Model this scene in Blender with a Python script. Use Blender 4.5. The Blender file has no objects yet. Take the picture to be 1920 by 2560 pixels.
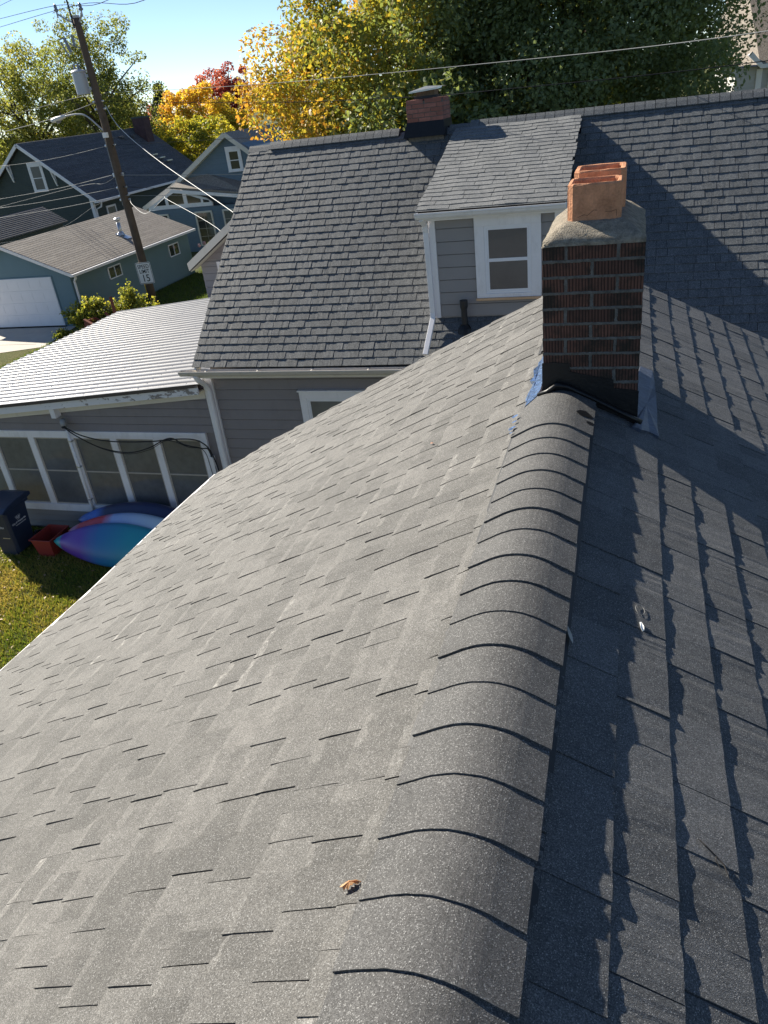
import bpy, bmesh, math, random
import numpy as np
from mathutils import Vector, Matrix
SC = bpy.context.scene
COL = SC.collection
R = math.radians

# ------------------------------------------------------------------ camera, sky, sun, exposure
F_PX = 1895.36
CAM_ROT = ((0.95470464, -0.04364364, 0.29433704),
           (0.27694644, 0.49205892, -0.8253355),
           (-0.10881052, 0.86946722, 0.48185788))
CAM_Z = 7.0
cam_d = bpy.data.cameras.new('camera'); cam = bpy.data.objects.new('camera', cam_d); COL.objects.link(cam)
cam_d.sensor_fit = 'VERTICAL'; cam_d.sensor_height = 24.0; cam_d.lens = F_PX / 2560 * 24
cam_d.clip_start = 0.05; cam_d.clip_end = 5000
cam.matrix_world = Matrix.Translation((0, 0, CAM_Z)) @ Matrix(CAM_ROT).to_4x4()
SC.camera = cam

SUN_TO = Vector((-1.0, 0.54, 0.707)).normalized()
SUN_EL = math.asin(SUN_TO.z); SUN_AZ = math.atan2(SUN_TO.x, SUN_TO.y)
wd = bpy.data.worlds.new('World'); SC.world = wd; wd.use_nodes = True
_nt = wd.node_tree
_sky = _nt.nodes.new('ShaderNodeTexSky'); _sky.sky_type = 'NISHITA'; _sky.sun_disc = False
_sky.sun_elevation = SUN_EL; _sky.sun_rotation = SUN_AZ; _sky.altitude = 1200
_sky.air_density = 0.75; _sky.dust_density = 0.0; _sky.ozone_density = 2.0
_nt.links.new(_sky.outputs[0], _nt.nodes['Background'].inputs[0])
_nt.nodes['Background'].inputs[1].default_value = 0.066
sun_d = bpy.data.lights.new('sun', 'SUN'); sun_d.energy = 5.0; sun_d.angle = R(0.53); sun_d.color = (1.0, 0.925, 0.80)
sun = bpy.data.objects.new('sun', sun_d); COL.objects.link(sun)
sun.rotation_euler = (-SUN_TO).to_track_quat('-Z', 'Y').to_euler()
vs = SC.view_settings
vs.view_transform = 'Standard'; vs.look = 'None'; vs.gamma = 1.0; vs.use_curve_mapping = False; vs.exposure = 1.15
SC.cycles.max_bounces = 6

# ------------------------------------------------------------------ helpers
def px_of(p):
    v = np.array(CAM_ROT).T @ (np.asarray(p, float) - np.array([0, 0, CAM_Z]))
    if v[2] > -0.02: return None
    return (960 + F_PX * v[0] / -v[2], 1280 - F_PX * v[1] / -v[2], -v[2])

def tag(o, label=None, cat=None, group=None, kind=None):
    if label: o['label'] = label
    if cat: o['category'] = cat
    if group: o['group'] = group
    if kind: o['kind'] = kind
    return o

def thing(name, label, cat, loc=(0, 0, 0), rz=0.0, group=None):
    o = bpy.data.objects.new(name, None); COL.objects.link(o)
    o.location = loc; o.rotation_euler = (0, 0, rz); o.empty_display_size = 0.2
    return tag(o, label, cat, group)

class MB:
    """collects shapes, build() links them as one mesh object"""
    def __init__(s): s.v = []; s.f = []; s.t = []; s.tone = 0.5
    def add(s, vs_, fs, tones=None):
        b = len(s.v); s.v.extend([tuple(map(float, p)) for p in vs_])
        for k, f in enumerate(fs): s.f.append(tuple(i + b for i in f)); s.t.append(s.tone if tones is None or tones[k] is None else tones[k])
        return s
    def box(s, x0, x1, y0, y1, z0, z1, M=None, taper=None):
        p = [(x0, y0, z0), (x1, y0, z0), (x1, y1, z0), (x0, y1, z0), (x0, y0, z1), (x1, y0, z1), (x1, y1, z1), (x0, y1, z1)]
        if taper:
            cx, cy = (x0 + x1) / 2, (y0 + y1) / 2
            p = [(cx + (a - cx) * taper, cy + (b - cy) * taper, c) if i < 4 else (a, b, c) for i, (a, b, c) in enumerate(p)]
        if M is not None: p = [M @ Vector(q) for q in p]
        return s.add(p, [(0, 3, 2, 1), (4, 5, 6, 7), (0, 1, 5, 4), (1, 2, 6, 5), (2, 3, 7, 6), (3, 0, 4, 7)])
    def beam(s, a, b, w, h, up=(0, 0, 1)):
        a = Vector(a); b = Vector(b); d = b - a; L = d.length; d.normalize()
        x = d.cross(Vector(up)); x.normalize(); u = x.cross(d)
        M = Matrix((x, d, u)).transposed().to_4x4(); M.translation = a
        return s.box(-w / 2, w / 2, 0, L, -h / 2, h / 2, M)
    def prism(s, prof, a, b, axis='x'):
        """profile in the two other axes, extruded from a to b along axis"""
        n = len(prof)
        def P(t, q):
            return {'x': (t, q[0], q[1]), 'y': (q[0], t, q[1]), 'z': (q[0], q[1], t)}[axis]
        vs_ = [P(a, q) for q in prof] + [P(b, q) for q in prof]
        fs = [tuple(range(n))[::-1], tuple(range(n, 2 * n))] + [(i, (i + 1) % n, n + (i + 1) % n, n + i) for i in range(n)]
        return s.add(vs_, fs)
    def tube(s, pts, r, n=8, cap=True):
        pts = [Vector(p) for p in pts]; m = len(pts)
        rs = r if isinstance(r, (list, tuple)) else [r] * m
        vs_ = []; prev = None
        for i, p in enumerate(pts):
            d = (pts[min(i + 1, m - 1)] - pts[max(i - 1, 0)]).normalized()
            if prev is None:
                x = d.cross(Vector((0, 0, 1)) if abs(d.z) < 0.9 else Vector((1, 0, 0))).normalized()
            else:
                x = (prev - d * prev.dot(d)).normalized()
            prev = x; y = d.cross(x)
            for k in range(n):
                a = 2 * math.pi * k / n
                vs_.append(p + (x * math.cos(a) + y * math.sin(a)) * rs[i])
        fs = []
        for i in range(m - 1):
            for k in range(n):
                k2 = (k + 1) % n
                fs.append((i * n + k, i * n + k2, (i + 1) * n + k2, (i + 1) * n + k))
        if cap:
            fs.append(tuple(range(n))[::-1]); fs.append(tuple(range((m - 1) * n, m * n)))
        return s.add(vs_, fs)
    def lathe(s, c, prof, n=16, M=None):
        vs_ = []
        for (r, z) in prof:
            for k in range(n):
                a = 2 * math.pi * k / n
                q = Vector((r * math.cos(a), r * math.sin(a), z))
                if M is not None: q = M @ q
                vs_.append(Vector(c) + q)
        m = len(prof)
        fs = [(i * n + k, i * n + (k + 1) % n, (i + 1) * n + (k + 1) % n, (i + 1) * n + k) for i in range(m - 1) for k in range(n)]
        fs += [tuple(range(n))[::-1], tuple(range((m - 1) * n, m * n))]
        return s.add(vs_, fs)
    def build(s, name, mat, parent=None, smooth=False, bevel=0, tone=False, recalc=False):
        me = bpy.data.meshes.new(name); me.from_pydata(s.v, [], s.f)
        if recalc:
            bm = bmesh.new(); bm.from_mesh(me); bmesh.ops.recalc_face_normals(bm, faces=bm.faces); bm.to_mesh(me); bm.free()
        if tone:
            at = me.attributes.new('tone', 'FLOAT', 'FACE'); at.data.foreach_set('value', s.t)
        if isinstance(mat, (list, tuple)):
            for m_ in mat: me.materials.append(m_)
        elif mat: me.materials.append(mat)
        if smooth: me.polygons.foreach_set('use_smooth', [True] * len(me.polygons))
        o = bpy.data.objects.new(name, me); COL.objects.link(o)
        if parent: o.parent = parent
        if bevel:
            b = o.modifiers.new('bevel', 'BEVEL'); b.width = bevel; b.segments = 2; b.limit_method = 'ANGLE'
        return o

def text_part(body, size, M, mat, parent, name='lettering', align='CENTER', bold=0.0, depth=0.001, sx=1.0):
    cu = bpy.data.curves.new(name, 'FONT'); cu.body = body; cu.size = size; cu.align_x = align; cu.align_y = 'CENTER'
    cu.extrude = depth; cu.offset = bold
    tmp = bpy.data.objects.new(name, cu); COL.objects.link(tmp)
    bpy.context.view_layer.update()
    me = bpy.data.meshes.new_from_object(tmp)
    bpy.data.objects.remove(tmp); bpy.data.curves.remove(cu)
    me.transform(M @ Matrix.Diagonal((sx, 1, 1, 1)))
    me.materials.clear(); me.materials.append(mat)
    o = bpy.data.objects.new(name, me); COL.objects.link(o); o.parent = parent
    return o

# ------------------------------------------------------------------ materials
def newmat(name):
    m = bpy.data.materials.new(name); m.use_nodes = True
    nt = m.node_tree; b = nt.nodes['Principled BSDF']
    return m, nt, b
def N(nt, t, **kw):
    n = nt.nodes.new(t)
    for k, v in kw.items():
        if k in n.inputs: n.inputs[k].default_value = v
        else: setattr(n, k, v)
    return n
def ramp(nt, src, stops):
    n = nt.nodes.new('ShaderNodeValToRGB'); cr = n.color_ramp
    while len(cr.elements) < len(stops): cr.elements.new(0.5)
    for e, (p, c) in zip(cr.elements, stops):
        e.position = p; e.color = (*c, 1) if isinstance(c, (tuple, list)) else (c, c, c, 1)
    nt.links.new(src, n.inputs[0]); return n.outputs[0]
def mixc(nt, fac, a, b, mode='MIX'):
    n = nt.nodes.new('ShaderNodeMix'); n.data_type = 'RGBA'; n.blend_type = mode
    for s_, v in ((0, fac), (6, a), (7, b)):
        if hasattr(v, 'links'): nt.links.new(v, n.inputs[s_])
        else: n.inputs[s_].default_value = v if s_ == 0 else (*v, 1)
    return n.outputs[2]
def math_(nt, op, a, b=0.0, c=None):
    n = nt.nodes.new('ShaderNodeMath'); n.operation = op
    for i, v in enumerate((a, b) if c is None else (a, b, c)):
        if hasattr(v, 'links'): nt.links.new(v, n.inputs[i])
        else: n.inputs[i].default_value = v
    return n.outputs[0]
def noise(nt, vec, scale, detail=3, rough=0.6):
    n = N(nt, 'ShaderNodeTexNoise'); n.inputs['Scale'].default_value = scale; n.inputs['Detail'].default_value = detail
    n.inputs['Roughness'].default_value = rough
    if vec is not None: nt.links.new(vec, n.inputs['Vector'])
    return n.outputs[0]
def pos(nt): return nt.nodes.new('ShaderNodeNewGeometry').outputs['Position']
def objc(nt): return nt.nodes.new('ShaderNodeTexCoord').outputs['Object']
def scaled(nt, vec, sc):
    n = nt.nodes.new('ShaderNodeMapping'); n.inputs['Scale'].default_value = sc; nt.links.new(vec, n.inputs['Vector']); return n.outputs[0]
def bump(nt, h, strength, dist, b):
    n = nt.nodes.new('ShaderNodeBump'); n.inputs['Strength'].default_value = strength; n.inputs['Distance'].default_value = dist
    nt.links.new(h, n.inputs['Height']); nt.links.new(n.outputs[0], b.inputs['Normal']); return n
def spec(b, v):
    b.inputs['Specular IOR Level'].default_value = v

def plain(name, col, rough=0.6, sp=0.4, var=0.12, scale=6.0, fine=60.0, metal=0.0, bmp=0.0, bdist=0.002, dirt=None, coat=0.0):
    m, nt, b = newmat(name); p = pos(nt)
    n1 = noise(nt, p, scale, 4); n2 = noise(nt, p, fine, 3)
    a = tuple(c * (1 - var) for c in col); c2 = tuple(min(1, c * (1 + var)) for c in col)
    f = math_(nt, 'ADD', math_(nt, 'MULTIPLY', n1, 0.65), math_(nt, 'MULTIPLY', n2, 0.35))
    c = ramp(nt, f, [(0.3, a), (0.7, c2)])
    if dirt:
        nd = noise(nt, scaled(nt, p, (1, 1, 0.35)), scale * 1.7, 5, 0.7)
        c = mixc(nt, ramp(nt, nd, [(0.52, 0.0), (0.75, dirt[1])]), c, dirt[0])
    nt.links.new(c, b.inputs['Base Color'])
    b.inputs['Roughness'].default_value = rough; b.inputs['Metallic'].default_value = metal; spec(b, sp)
    b.inputs['Coat Weight'].default_value = coat
    if bmp: bump(nt, n2, bmp, bdist, b)
    return m

def shingle_mat(name, dark, light, gscale=300.0, patch=(0.2, 0.19, 0.17), patch_amt=0.25, rough=0.72, sp=0.3, bm_=0.55, tw=0.42):
    m, nt, b = newmat(name); p = pos(nt)
    at = N(nt, 'ShaderNodeAttribute', attribute_name='tone')
    v = N(nt, 'ShaderNodeTexVoronoi'); v.inputs['Scale'].default_value = gscale; nt.links.new(p, v.inputs['Vector'])
    sep = nt.nodes.new('ShaderNodeSeparateColor'); nt.links.new(v.outputs['Color'], sep.inputs[0])
    g = ramp(nt, sep.outputs[0], [(0.0, 0.36), (0.45, 0.62), (0.8, 0.88), (0.93, 1.0)])
    spark = ramp(nt, sep.outputs[1], [(0.90, 0.0), (0.97, 1.0)])
    big = noise(nt, p, 2.3, 5, 0.65); mid = noise(nt, p, 14, 4, 0.7)
    t = math_(nt, 'ADD', math_(nt, 'MULTIPLY', math_(nt, 'MINIMUM', at.outputs['Fac'], 1.0), tw), math_(nt, 'MULTIPLY', mid, 1 - tw))
    c = ramp(nt, t, [(0.2, dark), (0.75, light)])
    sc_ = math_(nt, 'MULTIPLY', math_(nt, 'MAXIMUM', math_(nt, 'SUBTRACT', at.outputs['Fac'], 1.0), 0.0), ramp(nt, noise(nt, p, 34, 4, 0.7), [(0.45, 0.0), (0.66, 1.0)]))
    wear = math_(nt, 'MULTIPLY', ramp(nt, big, [(0.42, 0.0), (0.72, 1.0)]), ramp(nt, mid, [(0.35, 0.15), (0.7, 1.0)]))
    c = mixc(nt, math_(nt, 'MULTIPLY', wear, patch_amt), c, patch)
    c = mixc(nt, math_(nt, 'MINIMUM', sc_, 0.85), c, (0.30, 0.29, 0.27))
    c = mixc(nt, 1.0, c, g, 'MULTIPLY')
    c = mixc(nt, 1.0, c, (1.75, 1.75, 1.75), 'MULTIPLY')
    c = mixc(nt, math_(nt, 'MULTIPLY', spark, 0.48), c, (0.42, 0.42, 0.41))
    nt.links.new(c, b.inputs['Base Color'])
    b.inputs['Roughness'].default_value = rough; spec(b, sp)
    bump(nt, math_(nt, 'ADD', v.outputs['Distance'], math_(nt, 'MULTIPLY', sep.outputs[2], 0.6)), bm_, 0.0016, b)
    return m

def leaf_mat(name, stops, trans=0.35, rough=0.55):
    m, nt, b = newmat(name)
    h = N(nt, 'ShaderNodeAttribute', attribute_name='tone')
    c = ramp(nt, h.outputs['Fac'], stops)
    nt.links.new(c, b.inputs['Base Color']); b.inputs['Roughness'].default_value = rough; spec(b, 0.35)
    tr = nt.nodes.new('ShaderNodeBsdfTranslucent')
    c2 = mixc(nt, 1.0, c, (1.5, 1.45, 0.8), 'MULTIPLY'); nt.links.new(c2, tr.inputs[0])
    mx = nt.nodes.new('ShaderNodeMixShader'); mx.inputs[0].default_value = trans
    nt.links.new(b.outputs[0], mx.inputs[1]); nt.links.new(tr.outputs[0], mx.inputs[2])
    nt.links.new(mx.outputs[0], nt.nodes['Material Output'].inputs[0])
    return m

M_SH1 = shingle_mat('weathered_charcoal_shingle', (0.058, 0.0565, 0.053), (0.100, 0.097, 0.091), 520.0, (0.19, 0.182, 0.17), 0.45, tw=0.45)
M_SHC = shingle_mat('darker_cap_shingle', (0.044, 0.044, 0.044), (0.088, 0.087, 0.085), 520.0, (0.12, 0.115, 0.11), 0.3)
M_SHR = shingle_mat('shade_toned_charcoal_shingle', (0.050, 0.052, 0.054), (0.100, 0.102, 0.104), 520.0, (0.13, 0.125, 0.12), 0.3)  # right slope's copy of the left slope shingle, shade darkened into its colour
M_SH2 = shingle_mat('slate_grey_shingle', (0.056, 0.061, 0.064), (0.102, 0.109, 0.113), 190.0, (0.14, 0.14, 0.138), 0.15, tw=0.30)
M_SHLIT = shingle_mat('sun_toned_light_grey_shingle', (0.085, 0.090, 0.093), (0.135, 0.14, 0.142), 190.0, (0.15, 0.145, 0.14), 0.15)  # dormer's copy of the slate shingle, stronger sun lightened into its colour
M_DECK = plain('black_felt', (0.02, 0.02, 0.021), 0.9, 0.2)
M_VENT = plain('black_ridge_vent_plastic', (0.018, 0.019, 0.021), 0.55, 0.4)
M_WHITE = plain('white_painted_trim', (0.80, 0.78, 0.78), 0.5, 0.4, 0.05, 3, 40, dirt=((0.42, 0.40, 0.37), 0.35))
M_CREAM = plain('cream_painted_trim', (0.66, 0.62, 0.54), 0.5, 0.4, 0.05, 3, 40, dirt=((0.4, 0.37, 0.31), 0.3))
M_GUTTER = plain('aged_cream_gutter_metal', (0.58, 0.54, 0.49), 0.4, 0.5, 0.06, 3, 30, dirt=((0.3, 0.27, 0.24), 0.45))
M_VINYL = plain('white_vinyl_window', (0.78, 0.78, 0.80), 0.35, 0.5, 0.03)
M_SID = plain('warm_grey_siding', (0.235, 0.215, 0.215), 0.65, 0.3, 0.06, 2.5, 80, dirt=((0.16, 0.145, 0.14), 0.3))
M_SIDG = plain('light_grey_siding', (0.285, 0.27, 0.262), 0.65, 0.3, 0.05, 2.5, 80)
M_SCREEN = plain('window_screen_dark', (0.115, 0.105, 0.098), 0.45, 0.5, 0.2, 2.0, 300, coat=0.35)
M_GLASS = plain('dark_window_glass', (0.03, 0.034, 0.036), 0.08, 0.6, 0.3, 1.2, 4, coat=0.6)
M_BLIND = plain('blind_behind_glass', (0.125, 0.13, 0.135), 0.3, 0.4, 0.3, 1.2, 9, coat=0.5)
M_WOODRAW = plain('bare_pine_wood', (0.62, 0.40, 0.24), 0.7, 0.2)
M_METAL = plain('galvanised_metal', (0.55, 0.56, 0.57), 0.35, 0.5, 0.08, metal=0.85)
M_PIPE = plain('black_vent_pipe', (0.02, 0.02, 0.022), 0.5, 0.4)
M_CABLE = plain('black_cable_rubber', (0.012, 0.012, 0.014), 0.5, 0.4)
M_WIRE = plain('aluminium_wire', (0.25, 0.26, 0.26), 0.8, 0.2, 0.05)
M_WIRED = plain('dark_wire_insulation', (0.022, 0.024, 0.027), 1.0, 0.05)
M_CONC = plain('concrete_paving', (0.50, 0.46, 0.40), 0.85, 0.2, 0.10, 1.2, 60, bmp=0.3, dirt=((0.33, 0.30, 0.26), 0.4))

# brick
def brick_mat(name, c0, c1, rib=True, stain=None):
    m, nt, b = newmat(name); p = pos(nt)
    at = N(nt, 'ShaderNodeAttribute', attribute_name='tone')
    n1 = noise(nt, p, 9, 5, 0.7); n2 = noise(nt, p, 140, 3)
    t = math_(nt, 'ADD', math_(nt, 'MULTIPLY', at.outputs['Fac'], 0.6), math_(nt, 'MULTIPLY', n1, 0.4))
    c = ramp(nt, t, [(0.2, c0), (0.8, c1)])
    h = n2
    if rib:
        w = N(nt, 'ShaderNodeTexWave'); w.bands_direction = 'DIAGONAL'; w.inputs['Scale'].default_value = 48.0
        w.inputs['Distortion'].default_value = 1.2; w.inputs['Detail'].default_value = 2
        nt.links.new(scaled(nt, p, (1, 1, 0.02)), w.inputs['Vector'])
        h = math_(nt, 'ADD', w.outputs['Fac'], math_(nt, 'MULTIPLY', n2, 0.6))
        c = mixc(nt, math_(nt, 'MULTIPLY', ramp(nt, w.outputs['Fac'], [(0.1, 1.0), (0.5, 0.0)]), 0.75), c, (0.012, 0.010, 0.009))
    if stain:
        nz = noise(nt, p, 7.5, 5, 0.7)
        c = mixc(nt, math_(nt, 'MULTIPLY', ramp(nt, nz, [(0.44, 0.0), (0.6, 1.0)]), stain[1]), c, stain[0])
    nt.links.new(c, b.inputs['Base Color']); b.inputs['Roughness'].default_value = 0.85; spec(b, 0.2)
    bump(nt, h, 0.8, 0.003, b)
    return m
M_BRICK = brick_mat('ribbed_red_brown_brick', (0.075, 0.042, 0.034), (0.185, 0.088, 0.063), True, ((0.024, 0.023, 0.019), 0.85))
M_BRICK2 = brick_mat('plain_red_brick', (0.22, 0.095, 0.075), (0.33, 0.15, 0.12), False, ((0.16, 0.08, 0.07), 0.4))
M_MORT = plain('pale_mortar', (0.135, 0.13, 0.12), 0.95, 0.1, 0.45, 30, 220, bmp=0.9, bdist=0.004, dirt=((0.06, 0.06, 0.055), 0.7))
M_CROWN = plain('rough_mortar_crown', (0.31, 0.275, 0.22), 0.95, 0.1, 0.55, 40, 170, bmp=1.0, bdist=0.014, dirt=((0.17, 0.16, 0.14), 0.6))
M_FLUE = plain('terracotta_flue_tile', (0.52, 0.255, 0.145), 0.9, 0.1, 0.38, 14, 120, bmp=0.9, bdist=0.004, dirt=((0.36, 0.19, 0.12), 0.9))
M_TAR = plain('black_roofing_tar', (0.010, 0.010, 0.011), 0.42, 0.35, 0.3, 20, 60, bmp=0.5, bdist=0.004)
M_TARG = plain('tar_smeared_metal_flashing', (0.24, 0.36, 0.58), 0.25, 0.6, 0.3, 26, 40, metal=0.9, bmp=0.8, bdist=0.006, dirt=((0.008, 0.008, 0.009), 1.0))
M_FLASH = plain('dull_lead_flashing', (0.075, 0.088, 0.118), 0.40, 0.3, 0.45, 14, 50, metal=0.0, bmp=0.5, bdist=0.004)

# corrugated white roof with dirt
M_TIN = plain('white_painted_metal_roofing', (0.27, 0.27, 0.275), 0.36, 0.5, 0.05, 1.0, 30, dirt=((0.5, 0.49, 0.47), 0.3))
def peel_mat():
    m, nt, b = newmat('peeling_white_paint'); p = pos(nt)
    n = noise(nt, scaled(nt, p, (1, 1, 2.2)), 4.2, 6, 0.7)
    g = nt.nodes.new('ShaderNodeSeparateXYZ'); nt.links.new(p, g.inputs[0])
    k = math_(nt, 'ADD', n, math_(nt, 'MULTIPLY', math_(nt, 'ADD', g.outputs[0], 9.5), 0.03))
    c = mixc(nt, ramp(nt, k, [(0.60, 0.0), (0.615, 1.0)]), (0.70, 0.70, 0.72), (0.24, 0.22, 0.21))
    nt.links.new(c, b.inputs['Base Color']); b.inputs['Roughness'].default_value = 0.6; return m
M_PEEL = peel_mat()

# grass / ground
def ground_mat():
    m, nt, b = newmat('lawn_ground'); p = pos(nt)
    n1 = noise(nt, p, 0.55, 5, 0.65); n2 = noise(nt, p, 26, 4, 0.75)
    c = ramp(nt, math_(nt, 'ADD', math_(nt, 'MULTIPLY', n1, 0.5), math_(nt, 'MULTIPLY', n2, 0.5)),
             [(0.3, (0.045, 0.060, 0.020)), (0.5, (0.09, 0.10, 0.032)), (0.68, (0.18, 0.14, 0.06))])
    nt.links.new(c, b.inputs['Base Color']); b.inputs['Roughness'].default_value = 0.95; spec(b, 0.1)
    bump(nt, n2, 0.9, 0.05, b); return m
M_GROUND = ground_mat()
M_GRASS = leaf_mat('grass_blades', [(0.0, (0.06, 0.10, 0.02)), (0.4, (0.14, 0.20, 0.03)), (0.7, (0.28, 0.25, 0.06)), (1.0, (0.42, 0.32, 0.13))], 0.4)
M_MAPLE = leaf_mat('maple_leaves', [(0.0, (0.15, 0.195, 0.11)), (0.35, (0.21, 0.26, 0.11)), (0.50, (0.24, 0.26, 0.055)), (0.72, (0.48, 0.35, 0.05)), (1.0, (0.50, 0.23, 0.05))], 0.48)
M_PALE = leaf_mat('willowy_yellow_green_leaves', [(0.0, (0.12, 0.15, 0.045)), (0.5, (0.23, 0.25, 0.085)), (0.8, (0.38, 0.34, 0.09)), (1.0, (0.50, 0.36, 0.06))], 0.6)
M_YEL = leaf_mat('yellow_autumn_leaves', [(0.0, (0.14, 0.19, 0.04)), (0.45, (0.46, 0.41, 0.06)), (0.8, (0.62, 0.46, 0.07)), (1.0, (0.6, 0.32, 0.07))], 0.55)
M_REDL = leaf_mat('red_autumn_leaves', [(0.0, (0.24, 0.055, 0.06)), (0.6, (0.46, 0.11, 0.10)), (1.0, (0.55, 0.24, 0.16))], 0.5)
M_PINE = leaf_mat('dark_needles', [(0.0, (0.022, 0.036, 0.030)), (1.0, (0.05, 0.07, 0.05))], 0.12)
M_BUSH = leaf_mat('small_bush_leaves', [(0.0, (0.07, 0.10, 0.03)), (0.4, (0.24, 0.27, 0.06)), (0.75, (0.46, 0.42, 0.08)), (1.0, (0.58, 0.44, 0.09))], 0.5)
M_BARK = plain('grey_brown_bark', (0.10, 0.08, 0.065), 0.9, 0.1, 0.3, 4, 30, bmp=0.8, bdist=0.02)

# ------------------------------------------------------------------ ground and paving (the setting)
mb = MB(); mb.add([(-2500, -2500, 0), (2500, -2500, 0), (2500, 2500, 0), (-2500, 2500, 0)], [(0, 1, 2, 3)])
tag(mb.build('ground', M_GROUND), kind='structure')
mb = MB(); mb.add([(-40, 15.0, 0.012), (-21.0, 23.2, 0.012), (-21.55, 25.98, 0.012), (-40, 25.98, 0.012)], [(0, 1, 2, 3)])
drv = tag(mb.build('driveway', M_CONC), kind='structure')
for k in range(4):
    m2 = MB(); m2.box(-40, -21.65, 23.55 - 2.2 * k - 0.012, 23.55 - 2.2 * k + 0.012, 0.0125, 0.0145); m2.build('paving_joint', M_DECK, drv)

# ------------------------------------------------------------------ shingle work
def course_tabs(rng, u0, u1, tooth=(0.10, 0.21), gap=(0.07, 0.17)):
    """one course: list of (ua, ub, raised)"""
    out = []; u = u0 - rng.uniform(0, 0.2); up = rng.random() < 0.5
    while u < u1:
        w = rng.uniform(*(tooth if up else gap))
        a, b = max(u, u0), min(u + w, u1)
        if b - a > 0.012: out.append((a, b, up))
        u += w; up = not up if rng.random() < 0.86 else up
    return out

def tab_geometry(fmap, ua, ub, s_top, s_butt, raised, rng, nseg=4, t_base=0.0045, t_raise=0.0032, under=0.02, jz=0.0006, js=0.0015, slit=0.0, lip=0.0):
    """a bevel-free tab: sloping top, ragged butt edge, two side faces"""
    vs_ = []; r = t_raise if raised else 0.0
    if raised and slit > 0 and ub - ua > 0.06: ub -= slit * rng.uniform(0.7, 1.3)
    if raised and slit < 0 and ub - ua > 0.06: ua -= slit * rng.uniform(0.6, 1.2) * (rng.random() < 0.85)
    r += rng.uniform(-0.0004, 0.0006)
    lift = rng.uniform(0, 0.0012) if rng.random() < 0.8 else rng.uniform(0.001, 0.003)
    for i in range(nseg + 1):
        u = ua + (ub - ua) * i / nseg
        vs_.append(fmap(u, s_top - under, 0.0002 + r))
    for i in range(nseg + 1):
        u = ua + (ub - ua) * i / nseg
        j = max(-1.6, min(2.2, rng.gauss(0, 0.75)))
        s = s_butt + rng.uniform(-js, js); h = t_base + r + lift + j * jz
        if lip: h -= rng.uniform(0.0002, 0.0012) if rng.random() < 0.75 else rng.uniform(0.0012, 0.0032)
        vs_.append(fmap(u, s, h))
    for i in range(nseg + 1):
        u = ua + (ub - ua) * i / nseg
        vs_.append(fmap(u, s_butt - 0.0005, -0.003))
    n = nseg + 1
    vs_.append(fmap(ua, s_top - under, -0.003)); vs_.append(fmap(ub, s_top - under, -0.003))
    fs = []
    if lip:
        for i in range(nseg + 1): vs_.append(fmap(ua + (ub - ua) * i / nseg, s_butt - lip * rng.uniform(0.5, 1.5), t_base * 0.93 + r + lift))
        q0 = 3 * n + 2
    for i in range(nseg):
        if lip: fs.append((i, i + 1, q0 + i + 1, q0 + i)); fs.append((q0 + i, q0 + i + 1, n + i + 1, n + i))
        else: fs.append((i, i + 1, n + i + 1, n + i))
        fs.append((n + i, n + i + 1, 2 * n + i + 1, 2 * n + i))
    fs.append((0, n, 2 * n, 3 * n)); fs.append((n - 1, 3 * n + 1, 3 * n - 1, 2 * n - 1))
    return vs_, fs

def lay_shingles(jobs, limit, mat, parent_of, stuff_name='shingle_field'):
    mat_of = mat if isinstance(mat, dict) else {k: mat for k in parent_of}
    """jobs: list of dicts(slope, verts, faces, tone, center); the largest in view become parts, the rest one mesh per slope"""
    scored = []
    for j in jobs:
        q = px_of(j['c'])
        ok = q is not None and -40 < q[0] < 1960 and -40 < q[1] < 2600
        scored.append((j['w'] / q[2] if ok else -1.0, id(j), j))
    scored.sort(key=lambda t: -t[0])
    for sc_, _, j in scored[:limit]:
        m = MB(); m.tone = j['tone']; m.add(j['v'], j['f'], j.get('tn'))
        m.build('shingle', mat_of[j['slope']], parent_of[j['slope']], tone=True)
    rest = {}
    for sc_, _, j in scored[limit:]:
        m = rest.setdefault(j['slope'], MB()); m.tone = j['tone']; m.add(j['v'], j['f'], j.get('tn'))
    for k, m in rest.items():
        tag(m.build(stuff_name, mat_of[k], parent_of[k], tone=True), kind='stuff')

# ================================================================== the house the camera stands on
P1 = R(26.6); cP, sP = math.cos(P1), math.sin(P1)
RX, RZ = -0.283, 5.725
house1 = thing('foreground_house', 'grey shingled gable roof in the foreground with ridge caps and a brick chimney', 'house', (RX, 2.5, 0))
bpy.context.view_layer.update()
def to_house(o, parent): return o
def keep(o, root):            # parent without moving
    o.parent = root; o.matrix_parent_inverse = root.matrix_world.inverted(); return o
house1.location = (0, 0, 0)
def slope_len(y): return (3.577 - 0.105 * (min(max(y, -3), 6) - 2.93)) / cP
L_REF = slope_len(2.93)
def map_left(y, s, h):
    k = slope_len(y) / L_REF
    s2 = s * (1 + (k - 1) * min(1, max(0, s) / L_REF)) if s > 0 else s
    # roof deck sags a little
    sag = 0.006 * math.sin(y * 1.7 + s * 1.3) + 0.004 * math.sin(y * 4.1 - s * 2.7) + 0.0012 * math.sin(y * 13.0 + s * 9.0) + 0.0010 * math.sin(y * 21.0 - s * 17.0)
    return (RX - s2 * cP - (h + sag) * sP, y, RZ - s2 * sP + (h + sag) * cP)
def map_right(y, s, h):
    sag = 0.004 * math.sin(y * 1.9 + s * 1.1)
    return (RX + s * cP + (h + sag) * sP, y, RZ - s * sP + (h + sag) * cP)
def yend_left(s):
    x = RX - s * cP; return float(np.interp(x, [-3.9, -3.58, -2.9, -2.0, -1.1, -0.6, -0.283], [5.55, 5.58, 5.72, 5.80, 5.74, 5.70, 5.82]))
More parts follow.
